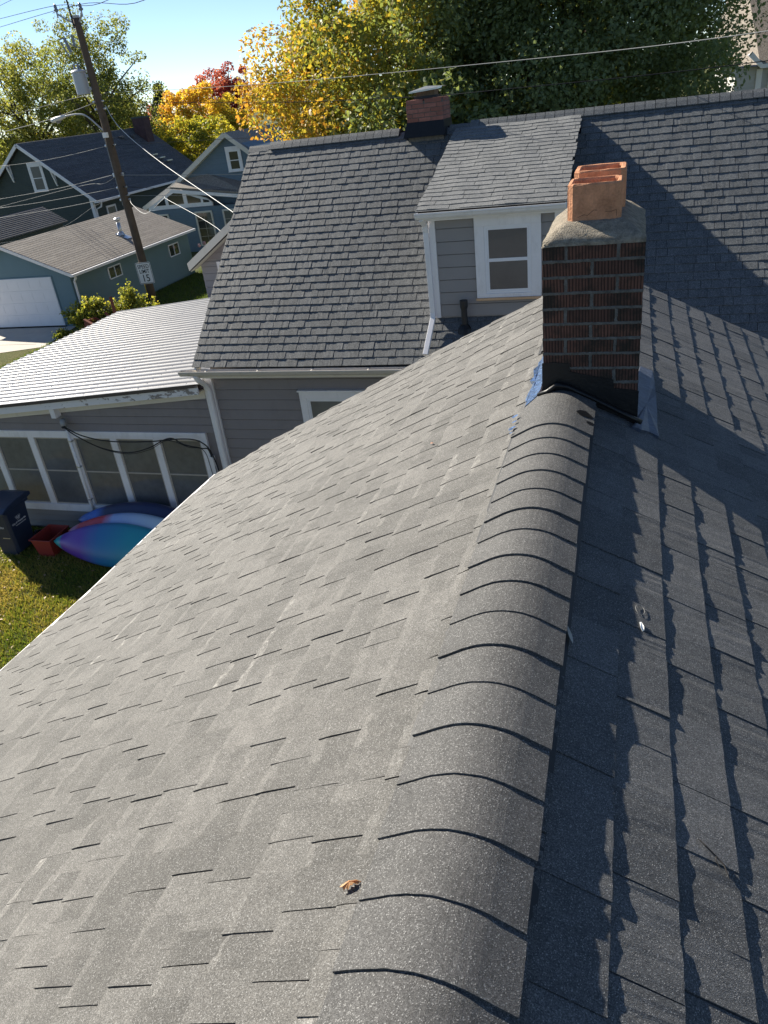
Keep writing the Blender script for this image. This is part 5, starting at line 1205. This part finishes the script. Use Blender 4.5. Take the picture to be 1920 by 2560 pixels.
# speed limit sign
sign = thing('speed_limit_sign', 'white rectangular speed limit 15 sign on the wooden pole', 'sign'); BASES[sign] = (-19.10, 27.92, 1.12)
M_SIGN = plain('white_sign_sheeting', (0.78, 0.78, 0.76), 0.45, 0.4, 0.03); M_BLK = plain('black_sign_ink', (0.012, 0.012, 0.013), 0.6)
SGM = Matrix.Translation((-19.04, 27.905, 1.575)) @ Matrix.Rotation(R(8), 4, 'Z') @ Matrix.Rotation(R(-1.3), 4, 'Y') @ Matrix(((1, 0, 0), (0, 0, -1), (0, 1, 0))).to_4x4()
def rounded(w, h, r_, n=5):
    out = []
    for cx_, cy_, a0 in ((w / 2 - r_, h / 2 - r_, 0), (-w / 2 + r_, h / 2 - r_, 90), (-w / 2 + r_, -h / 2 + r_, 180), (w / 2 - r_, -h / 2 + r_, 270)):
        for i in range(n + 1): a = R(a0 + 90 * i / n); out.append((cx_ + r_ * math.cos(a), cy_ + r_ * math.sin(a)))
    return out
SW, SH = 0.66, 0.86
o_ = rounded(SW, SH, 0.05); n = len(o_); m = MB(); m.add([SGM @ Vector((*p, 0)) for p in o_] + [SGM @ Vector((*p, -0.006)) for p in o_], [tuple(range(n)), tuple(range(n, 2 * n))[::-1]] + [(i, n + i, n + (i + 1) % n, (i + 1) % n) for i in range(n)]); m.build('panel', M_SIGN, sign)
oo, oi = rounded(SW - 0.035, SH - 0.035, 0.04), rounded(SW - 0.070, SH - 0.070, 0.03); m = MB(); m.add([SGM @ Vector((*p, 0.002)) for p in oo + oi], [(i, (i + 1) % n, n + (i + 1) % n, n + i) for i in range(n)]); m.build('border', M_BLK, sign)
for txt, sz, yy_, sx in (('SPEED', 0.215, 0.255, 0.86), ('LIMIT', 0.215, 0.065, 0.86), ('15', 0.40, -0.215, 0.92)):
    text_part(txt, sz, SGM @ Matrix.Translation((0, yy_, 0.0025)), M_BLK, sign, bold=0.002, sx=sx)
m = MB(); 
for yy_ in (0.36, -0.36): m.lathe(SGM @ Vector((0, yy_, 0.0)), [(0.012, 0), (0.012, 0.006), (0.004, 0.009)], 8, SGM.to_3x3().to_4x4())
m.build('bolts', M_METAL, sign)

WIRES = [
 ('upper power line running left from the pole top', [(-26.47, 33.0, 11.56), (-20.06, 28.1, 10.97), (-15.25, 24.0, 10.29), (-8, 17.5, 10.6)], 0.016, 1, 0.05),
 ('second power line crossing the pole top insulator', [(-26.6, 33.0, 11.27), (-19.0, 28.05, 10.87), (-12.87, 22.0, 9.87), (-7, 16, 10.1)], 0.016, 1, 0.05),
 ('topmost thin wire at the upper left corner of the sky', [(-26.27, 33.0, 12.01), (-19.35, 28.0, 11.9), (-13, 22, 12.2)], 0.014, 1, 0.1),
 ('pale thin line rising right across the maple to the top right', [(-18.95, 28.1, 8.10), (-10.24, 22.0, 7.57), (-2.55, 16.5, 7.25), (1.64, 13.0, 7.15), (6, 9, 7.3)], 0.011, 0, 0.02),
 ('twisted service line passing just above the neighbour ridge', [(-19.05, 28.1, 7.83), (-10.55, 23.0, 7.13), (-5.05, 19.0, 6.84), (-2.65, 17.0, 6.79), (1.95, 15.0, 6.77), (6, 13, 7.0)], 0.013, 1, 0.02),
 ('thin dark line running right to the blue house gable', [(-19.27, 28.1, 6.35), (-11.21, 24.0, 6.19), (-7.9, 19.9, 6.1)], 0.010, 1, 0.03),
 ('pale line leaving the pole leftwards below the transformer', [(-19.33, 28.1, 8.04), (-21.58, 30.0, 8.14), (-30.63, 36.0, 7.96)], 0.014, 0, 0.0),
 ('thick pale bundle sagging left under the transformer', [(-19.49, 28.1, 7.82), (-23.2, 30.0, 7.5), (-29.2, 34.0, 7.3)], 0.022, 0, 0.0),
 ('pale line left of the pole crossing the dark green gable', [(-19.3, 28.0, 6.36), (-28.94, 33.0, 5.91)], 0.014, 0, 0.10),
 ('upper pale cable reaching left from the clamp above the garage', [(-19.3, 28.0, 5.34), (-24.37, 31.0, 4.84), (-30.47, 34.0, 4.4)], 0.018, 0, 0.0),
 ('forked pale cable just under the upper garage cable', [(-19.3, 28.0, 5.28), (-20.3, 28.5, 5.02), (-22.55, 30.0, 4.91), (-30.62, 34.0, 4.05)], 0.014, 0, 0.0),
 ('middle pale cable over the garage ridge at left', [(-19.3, 28.0, 4.87), (-30.65, 34.0, 3.99)], 0.016, 0, 0.06),
 ('lowest pale cable over the garage ridge at left', [(-19.3, 28.0, 4.55), (-23.88, 30.0, 4.12), (-29.95, 33.0, 3.63)], 0.018, 0, 0.0),
 ('thick white service drop slanting down right from the pole', [(-19.0, 28.05, 7.70), (-17.91, 27.0, 6.9), (-15.36, 25.0, 5.76), (-10.27, 20.0, 4.48), (-9.4, 18.6, 4.3)], 0.018, 2, 0.0),
 ('thin pale drop sagging down to the left over the garage roof', [(-19.3, 28.0, 4.50), (-19.79, 27.0, 4.40), (-20.56, 25.5, 3.86), (-22.15, 24.0, 3.69), (-25, 21, 4.2)], 0.011, 0, 0.0),
 ('upper pale cable reaching right from the pole clamp', [(-19.1, 28.0, 5.30), (-11.84, 24.0, 5.2), (-10.0, 23.0, 5.25)], 0.016, 0, 0.02),
 ('middle cable reaching right before the blue porch', [(-19.1, 28.0, 4.87), (-16.18, 27.0, 4.71), (-12.08, 24.0, 4.75), (-9.5, 22.1, 4.85)], 0.013, 1, 0.0),
 ('lower thin cable reaching right across the blue house', [(-19.1, 28.0, 4.55), (-12.12, 24.0, 4.6), (-9.5, 22.4, 4.7)], 0.010, 0, 0.03),
 ('looping white drop in front of the porch gable', [(-18.9, 28.0, 4.45), (-18.21, 27.0, 4.32), (-17.05, 26.0, 4.06), (-15.6, 25.1, 4.60), (-15.33, 24.9, 4.56), (-11.4, 21.0, 3.95), (-10.5, 18.7, 3.75)], 0.013, 2, 0.0),
]
M_WW = plain('white_service_wire', (0.62, 0.62, 0.60), 0.5)
for (lab, pts, r_, mi, sag) in WIRES:
    P_ = smooth_path(pts, 8) if len(pts) > 2 else [Vector(pts[0]).lerp(Vector(pts[1]), t) - Vector((0, 0, sag * 4 * t * (1 - t))) for t in np.linspace(0, 1, 9)]
    m = MB(); m.tube(P_, r_ * 0.6, 5); tag(m.build('overhead_wire', (M_WIRE, M_WIRED, M_WW)[mi], None, True), lab, 'wire', 'overhead wires on the utility pole')

# ================================================================== vegetation
def leaves_mesh(name, P, nrm, size, tone, mat, parent, rs, aspect=0.62):
    n = len(P)
    a = rs.normal(size=(n, 3)); a -= nrm * np.sum(a * nrm, 1, keepdims=True); a /= np.linalg.norm(a, axis=1, keepdims=True) + 1e-9
    b = np.cross(nrm, a); s = size[:, None]
    V = np.empty((n, 4, 3)); V[:, 0] = P - a * s * 0.5; V[:, 1] = P + b * s * aspect * 0.5 + nrm * s * 0.10; V[:, 2] = P + a * s * 0.5; V[:, 3] = P - b * s * aspect * 0.5 + nrm * s * 0.10
    me = bpy.data.meshes.new(name); me.vertices.add(4 * n); me.vertices.foreach_set('co', V.ravel())
    me.loops.add(4 * n); me.loops.foreach_set('vertex_index', np.arange(4 * n, dtype=np.int32))
    me.polygons.add(n); me.polygons.foreach_set('loop_start', np.arange(0, 4 * n, 4, dtype=np.int32)); me.polygons.foreach_set('loop_total', np.full(n, 4, dtype=np.int32))
    me.update(calc_edges=True)
    at = me.attributes.new('tone', 'FLOAT', 'FACE'); at.data.foreach_set('value', np.clip(tone, 0, 1).astype(np.float32))
    me.materials.append(mat)
    o = bpy.data.objects.new(name, me); COL.objects.link(o)
    if parent: o.parent = parent
    return o
def unit(rs, n):
    v = rs.normal(size=(n, 3)); return v / np.linalg.norm(v, axis=1, keepdims=True)
def tree(name, label, base, trunk_h, trunk_r, cc, cr, nclump, clump_r, nleaf, lsize, mat, tonef, seed, group=None, cat='tree', shell=0.5, cone=False, squash=0.75, limbs=7, keepf=None):
    rs = np.random.RandomState(seed); root = thing(name, label, cat, (0, 0, 0), 0, group); BASES[root] = base
    cc = np.array(cc, float); cr = np.array(cr, float)
    d = unit(rs, nclump); rad = rs.uniform(shell, 1.0, nclump) ** 0.7
    if cone:
        t = rs.uniform(0, 1, nclump) ** 0.8; ang = rs.uniform(0, 2 * np.pi, nclump)
        C = np.stack([cc[0] + cr[0] * (1 - t) * np.cos(ang) * 0.8, cc[1] + cr[1] * (1 - t) * np.sin(ang) * 0.8, cc[2] - cr[2] + 2 * cr[2] * t], 1)
        cr_each = clump_r * (1.1 - 0.75 * t)
    else:
        C = cc + d * cr * rad[:, None] * rs.uniform(0.86, 1.10, (nclump, 1)); cr_each = clump_r * rs.uniform(0.6, 1.35, nclump)
    if keepf is not None:
        k_ = np.array([keepf(p) for p in C]); C = C[k_]; cr_each = cr_each[k_]
    idx = rs.randint(0, len(C), nleaf)
    dd = unit(rs, nleaf); rr = rs.uniform(0.25, 1.0, nleaf) ** 0.5
    P = C[idx] + dd * (cr_each[idx] * rr)[:, None] * np.array([1, 1, squash])
    nrm = dd * 0.5 + unit(rs, nleaf) * 0.75 + np.array([0, 0, 0.35]); nrm /= np.linalg.norm(nrm, axis=1, keepdims=True)
    ctone = rs.uniform(-1, 1, len(C))[idx]
    tone = tonef(P, ctone, rs)
    leaves_mesh('crown', P, nrm, lsize * rs.uniform(0.6, 1.35, nleaf), tone, mat, root, rs)
    m = MB(); b = Vector(base); top = Vector((cc[0], cc[1], cc[2] + cr[2] * (0.9 if cone else 0.15)))
    mid = b.lerp(top, 0.5) + Vector((rs.uniform(-.2, .2), rs.uniform(-.2, .2), 0))
    m.tube([b, Vector((b.x, b.y, trunk_h * 0.5)), mid, top], [trunk_r * 1.25, trunk_r, trunk_r * 0.75, trunk_r * 0.25], 9)
    if not cone:
        for i in range(limbs):
            c = Vector(C[rs.randint(0, len(C))]); st = b.lerp(top, rs.uniform(0.35, 0.85))
            m.tube([st, st.lerp(c, 0.5) + Vector((0, 0, 0.25)), c], [trunk_r * 0.45, trunk_r * 0.28, trunk_r * 0.07], 6)
    m.build('trunk', M_BARK, root, smooth=True)
    return root
g01 = lambda rs, n, s=0.12: rs.normal(0, s, n)
# orange maple (left) and the big green one
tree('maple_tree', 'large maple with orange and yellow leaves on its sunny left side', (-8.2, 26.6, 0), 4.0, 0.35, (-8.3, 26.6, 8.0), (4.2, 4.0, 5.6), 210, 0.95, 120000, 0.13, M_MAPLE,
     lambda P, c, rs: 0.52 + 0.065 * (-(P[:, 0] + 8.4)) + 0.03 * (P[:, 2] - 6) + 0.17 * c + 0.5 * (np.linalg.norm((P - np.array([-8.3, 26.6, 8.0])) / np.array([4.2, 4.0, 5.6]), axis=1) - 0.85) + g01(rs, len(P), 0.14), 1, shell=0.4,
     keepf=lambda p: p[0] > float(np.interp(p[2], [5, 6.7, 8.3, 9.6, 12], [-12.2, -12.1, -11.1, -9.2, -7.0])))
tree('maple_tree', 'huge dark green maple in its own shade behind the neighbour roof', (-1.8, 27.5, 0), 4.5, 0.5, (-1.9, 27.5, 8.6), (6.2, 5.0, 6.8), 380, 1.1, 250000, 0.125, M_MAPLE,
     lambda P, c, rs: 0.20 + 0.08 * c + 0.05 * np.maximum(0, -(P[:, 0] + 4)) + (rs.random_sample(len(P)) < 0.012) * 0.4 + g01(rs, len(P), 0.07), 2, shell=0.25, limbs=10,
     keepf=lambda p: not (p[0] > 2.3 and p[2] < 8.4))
tree('maple_sapling', 'lower green foliage behind the neighbour ridge', (-5.6, 22.5, 0), 3.0, 0.18, (-5.4, 22.8, 5.2), (2.8, 1.8, 2.3), 50, 0.8, 14000, 0.17, M_MAPLE,
     lambda P, c, rs: 0.36 + 0.12 * c - 0.05 * (P[:, 0] + 5.4) + g01(rs, len(P), 0.14), 3, shell=0.4)
# trees at left
pale = lambda bias: (lambda P, c, rs: bias + 0.16 * c + g01(rs, len(P), 0.16))
GT = 'trees behind the houses at left'
tree('birch_tree', 'tall airy yellow green tree behind the utility pole', (-44.0, 64, 0), 5, 0.28, (-43.8, 64, 9.6), (5.4, 4.5, 6.2), 190, 0.95, 26000, 0.20, M_PALE, pale(0.30), 11, GT, shell=0.2, limbs=22)
tree('birch_tree', 'broad yellowing tree at the left edge of the picture', (-53.5, 66, 0), 5, 0.35, (-53.0, 66, 8.5), (5.6, 4.5, 6.3), 170, 1.1, 34000, 0.22, M_PALE, pale(0.46), 12, GT, shell=0.3, limbs=14)
tree('birch_tree', 'smaller green tree low behind the dark green house ridge', (-47.5, 70, 0), 4, 0.25, (-47.5, 70, 6.0), (7.5, 3.5, 4.2), 110, 1.1, 22000, 0.24, M_PALE, pale(0.36), 13, GT, shell=0.3)
tree('yellow_tree', 'bright golden yellow tree between the two gabled houses', (-38.5, 74, 0), 4, 0.3, (-39.8, 74, 6.2), (4.6, 3.6, 3.9), 130, 0.75, 24000, 0.26, M_YEL,
     lambda P, c, rs: 0.62 + 0.10 * c + 0.05 * (P[:, 2] - 5.5) - 0.03 * (P[:, 0] + 39.5) + g01(rs, len(P), 0.13), 14, shell=0.35)
tree('yellow_tree', 'green and yellow tree in front of the golden one', (-35.5, 66, 0), 3, 0.25, (-35.8, 66, 4.3), (4.2, 3, 2.9), 80, 0.75, 17000, 0.24, M_YEL,
     lambda P, c, rs: 0.30 + 0.16 * c + g01(rs, len(P), 0.16), 15, shell=0.35)
tree('red_tree', 'thin crowned red tree above the golden one', (-43.0, 86, 0), 5, 0.3, (-42.8, 86, 8.6), (4.0, 3.0, 3.0), 70, 0.9, 9000, 0.27, M_REDL, lambda P, c, rs: 0.5 + 0.25 * c + g01(rs, len(P), 0.2), 16, shell=0.2, limbs=14)
tree('conifer', 'dark pointed conifer in the distance beside the golden tree', (-53.4, 90, 0), 3, 0.25, (-53.4, 90, 5.6), (3.0, 2.6, 4.9), 130, 1.15, 14000, 0.34, M_PINE, lambda P, c, rs: 0.5 + 0.3 * c, 17, cone=True)
tree('red_tree', 'dull reddish tree far off left of the conifer', (-60, 96, 0), 4, 0.3, (-60, 96, 6.0), (4.0, 3, 3.2), 60, 0.95, 9000, 0.32, M_REDL, lambda P, c, rs: 0.35 + 0.25 * c + g01(rs, len(P), 0.2), 18, shell=0.2)
for i, (x, y, h, w, b) in enumerate(((-66, 104, 6.5, 6, 0.35), (-51, 104, 6.4, 5, 0.2), (-46.5, 96, 6.6, 4, 0.4), (-76, 90, 8, 7, 0.4), (-30, 98, 7.5, 7, 0.3), (-18, 100, 8, 8, 0.35), (-4, 96, 8, 8, 0.3), (12, 92, 9, 8, 0.3), (26, 80, 10, 8, 0.3))):
    labs = ['distant green tree low on the skyline left of the pole', 'distant dark tree just right of the conifer', 'distant olive tree behind the golden tree', 'distant tree beyond the left edge trees', 'distant tree behind the slate blue house', 'distant tree behind the orange maple', 'distant tree behind the green maple', 'distant tree beyond the pale house', 'farthest tree at the right edge']
    tree('distant_tree', labs[i], (x, y, 0), 3, 0.25, (x, y, h * 0.55), (w * 0.6, w * 0.5, h * 0.5), 50, 1.1, 6000, 0.45, M_PALE if i % 2 else M_YEL, pale(b), 30 + i, 'distant trees', shell=0.3)

# bushes
def bush(name, label, base, rad, nstem, nleaf, lsize, mat, tonef, seed, h, group=None, lean=(0, 0)):
    rs = np.random.RandomState(seed); root = thing(name, label, 'bush', (0, 0, 0), 0, group); BASES[root] = base
    m = MB(); P = []
    for i in range(nstem):
        a = rs.uniform(0, 2 * np.pi); r_ = rad * rs.uniform(0.2, 1.0); tip = Vector((base[0] + r_ * math.cos(a) + lean[0], base[1] + r_ * math.sin(a) * 0.8 + lean[1], base[2] + h * rs.uniform(0.55, 1.05) * (1.1 - 0.45 * r_ / rad)))
        b = Vector((base[0] + 0.25 * r_ * math.cos(a), base[1] + 0.25 * r_ * math.sin(a), base[2])); mid = b.lerp(tip, 0.5) + Vector((0, 0, h * 0.12))
        m.tube([b, mid, tip], [0.012, 0.008, 0.003], 4)
        k = nleaf // nstem; t = rs.uniform(0.15, 1.0, k) ** 0.8
        for tt in t:
            q = b * (1 - tt) ** 2 + mid * 2 * tt * (1 - tt) + tip * tt * tt; P.append((q.x, q.y, q.z))
    P = np.array(P) + rs.normal(0, 0.055, (len(P), 3))
    nrm = unit(rs, len(P)) + np.array([0, 0, 0.3]); nrm /= np.linalg.norm(nrm, axis=1, keepdims=True)
    leaves_mesh('foliage', P, nrm, lsize * rs.uniform(0.6, 1.4, len(P)), tonef(P, rs), mat, root, rs); m.build('stems', M_BARK, root)
    return root
bush('leafy_bush', 'spiky yellow green bush at the garage corner behind the metal roof', (-19.9, 25.0, 0), 1.15, 90, 9500, 0.10, M_BUSH, lambda P, rs: 0.45 + rs.normal(0, 0.22, len(P)), 41, 1.45)
bush('leafy_bush', 'taller feathery bush beside the foot of the utility pole', (-18.35, 25.4, 0), 0.75, 50, 4600, 0.095, M_BUSH, lambda P, rs: 0.42 + rs.normal(0, 0.22, len(P)), 42, 1.75)
bush('leafy_bush', 'sparse sprigs of bush right of the feathery one', (-17.3, 25.2, 0), 0.75, 20, 1200, 0.095, M_BUSH, lambda P, rs: 0.42 + rs.normal(0, 0.22, len(P)), 43, 1.35)
bush('leafy_bush', 'low green tuft on the grass by the driveway corner', (-20.5, 23.9, 0), 0.5, 20, 900, 0.09, M_BUSH, lambda P, rs: 0.28 + rs.normal(0, 0.15, len(P)), 44, 0.5)
bush('leafy_bush', 'green weedy plant at the sunroom roof corner by the left edge', (-13.95, 13.3, 0), 0.55, 26, 1300, 0.11, M_BUSH, lambda P, rs: 0.22 + rs.normal(0, 0.12, len(P)), 45, 2.95)
hy = bush('flowering_shrub', 'dark green shrub with pale pink blooms at the far garage corner', (-20.0, 35.6, 0), 0.75, 46, 3600, 0.12, M_BUSH, lambda P, rs: 0.08 + rs.normal(0, 0.08, len(P)), 46, 1.5)
M_BLOOM = plain('pale_pink_bloom', (0.62, 0.40, 0.38), 0.7)
rs_ = np.random.RandomState(4)
for (dx, dz) in ((-0.45, 1.35), (-0.15, 1.45), (0.1, 1.3), (0.35, 1.4), (0.6, 1.2)):
    m = MB()
    for k in range(28):
        d = rs_.normal(size=3); d /= np.linalg.norm(d); c_ = Vector((-20.0 + dx, 35.1, dz)) + Vector(d) * 0.07
        m.box(-0.035, 0.035, -0.035, 0.035, -0.006, 0.006, Matrix.Translation(c_) @ Vector(d).to_track_quat('Z', 'Y').to_matrix().to_4x4())
    m.build('bloom', M_BLOOM, hy)
# rusty red planter and board among the bush
pl = thing('planter', 'rust red tilted planter box below the spiky bush', 'planter'); BASES[pl] = (-19.0, 23.6, 0)
M_RUST = plain('rusty_red_paint', (0.22, 0.075, 0.05), 0.8, 0.2, 0.25, 3, 40)
Mp = Matrix.Translation((-19.2, 23.9, 0.42)) @ Matrix.Rotation(R(-18), 4, 'Z') @ Matrix.Rotation(R(20), 4, 'Y')
m = MB(); m.box(-0.38, 0.38, -0.03, 0.03, -0.42, 0.22, Mp); m.box(-0.38, -0.34, 0.03, 0.5, -0.42, 0.2, Mp); m.box(0.34, 0.38, 0.03, 0.5, -0.42, 0.2, Mp); m.box(-0.38, 0.38, 0.47, 0.5, -0.42, 0.2, Mp); m.build('box_sides', M_RUST, pl)
m = MB(); m.box(-0.41, 0.41, -0.05, 0.05, 0.2, 0.25, Mp); m.build('rim', M_RUST, pl)
m = MB(); m.beam((-18.75, 24.9, 1.35), (-18.2, 24.2, 0.1), 0.12, 0.05); m.beam((-18.95, 24.6, 0.85), (-18.45, 24.4, 0.5), 0.10, 0.04); tag(m.build('leaning_board', M_RUST), 'rusty leaning board sticking up through the bush', 'board')

# lawn blades near the house and along the garage
rg = np.random.RandomState(7)
def grass(label, x0, x1, y0, y1, n, h, tonef):
    P = np.stack([rg.uniform(x0, x1, n), rg.uniform(y0, y1, n), np.zeros(n)], 1)
    hh = h * rg.uniform(0.5, 1.5, n); a = rg.uniform(0, 2 * np.pi, n); w = 0.006 + 0.006 * rg.random_sample(n)
    ln = rg.normal(0, 0.5, (n, 2)) * hh[:, None]
    V = np.empty((n, 3, 3)); dx = np.stack([np.cos(a) * w, np.sin(a) * w, np.zeros(n)], 1)
    V[:, 0] = P - dx; V[:, 1] = P + dx; V[:, 2] = P + np.concatenate([ln, hh[:, None]], 1)
    me = bpy.data.meshes.new('grass'); me.vertices.add(3 * n); me.vertices.foreach_set('co', V.ravel()); me.loops.add(3 * n); me.loops.foreach_set('vertex_index', np.arange(3 * n, dtype=np.int32))
    me.polygons.add(n); me.polygons.foreach_set('loop_start', np.arange(0, 3 * n, 3, dtype=np.int32)); me.polygons.foreach_set('loop_total', np.full(n, 3, dtype=np.int32)); me.update(calc_edges=True)
    at = me.attributes.new('tone', 'FLOAT', 'FACE'); at.data.foreach_set('value', np.clip(tonef(P), 0, 1).astype(np.float32)); me.materials.append(M_GRASS)
    o = bpy.data.objects.new('grass', me); COL.objects.link(o); tag(o, label, 'grass', kind='stuff'); return o
def patch(P):
    s = np.sin(P[:, 0] * 2.3 + 1.0 * np.sin(P[:, 1] * 1.7)) * 0.5 + np.sin(P[:, 1] * 3.1 + P[:, 0] * 1.2) * 0.4 + np.sin(P[:, 0] * 7 + P[:, 1] * 5) * 0.2
    return 0.64 + 0.24 * s + rg.normal(0, 0.16, len(P))
grass('patchy yellow and green lawn between the two houses', -13.5, -6.2, 3.0, 10.7, 120000, 0.055, patch)
grass('shaded green grass strip beside the garage', -21.1, -13.0, 20.5, 36.0, 50000, 0.09, lambda P: 0.22 + rg.normal(0, 0.12, len(P)))
# fallen leaves and debris on the lawn by the bin
M_DEB = leaf_mat('fallen_leaves', [(0, (0.30, 0.17, 0.08)), (1, (0.55, 0.40, 0.26))], 0.2)
n = 420; P = np.stack([rg.uniform(-12.2, -8.2, n), rg.uniform(5.5, 9.9, n), rg.uniform(0.02, 0.06, n)], 1); P[:160, 0] = rg.normal(-11.3, 0.35, 160); P[:160, 1] = rg.normal(9.3, 0.3, 160)
nn = unit(rg, n) * 0.5 + np.array([0, 0, 1]); nn /= np.linalg.norm(nn, axis=1, keepdims=True)
tag(leaves_mesh('fallen_leaves', P, nn, rg.uniform(0.03, 0.075, n), rg.random_sample(n), M_DEB, None, rg), 'scattered dry leaves on the lawn near the bin', 'leaves', kind='stuff')

# ------------------------------------------------------------------ put every root empty at its base
for root, b in BASES.items():
    b = Vector(b); root.location = root.location + b
    for ch in root.children: ch.location = ch.location - b
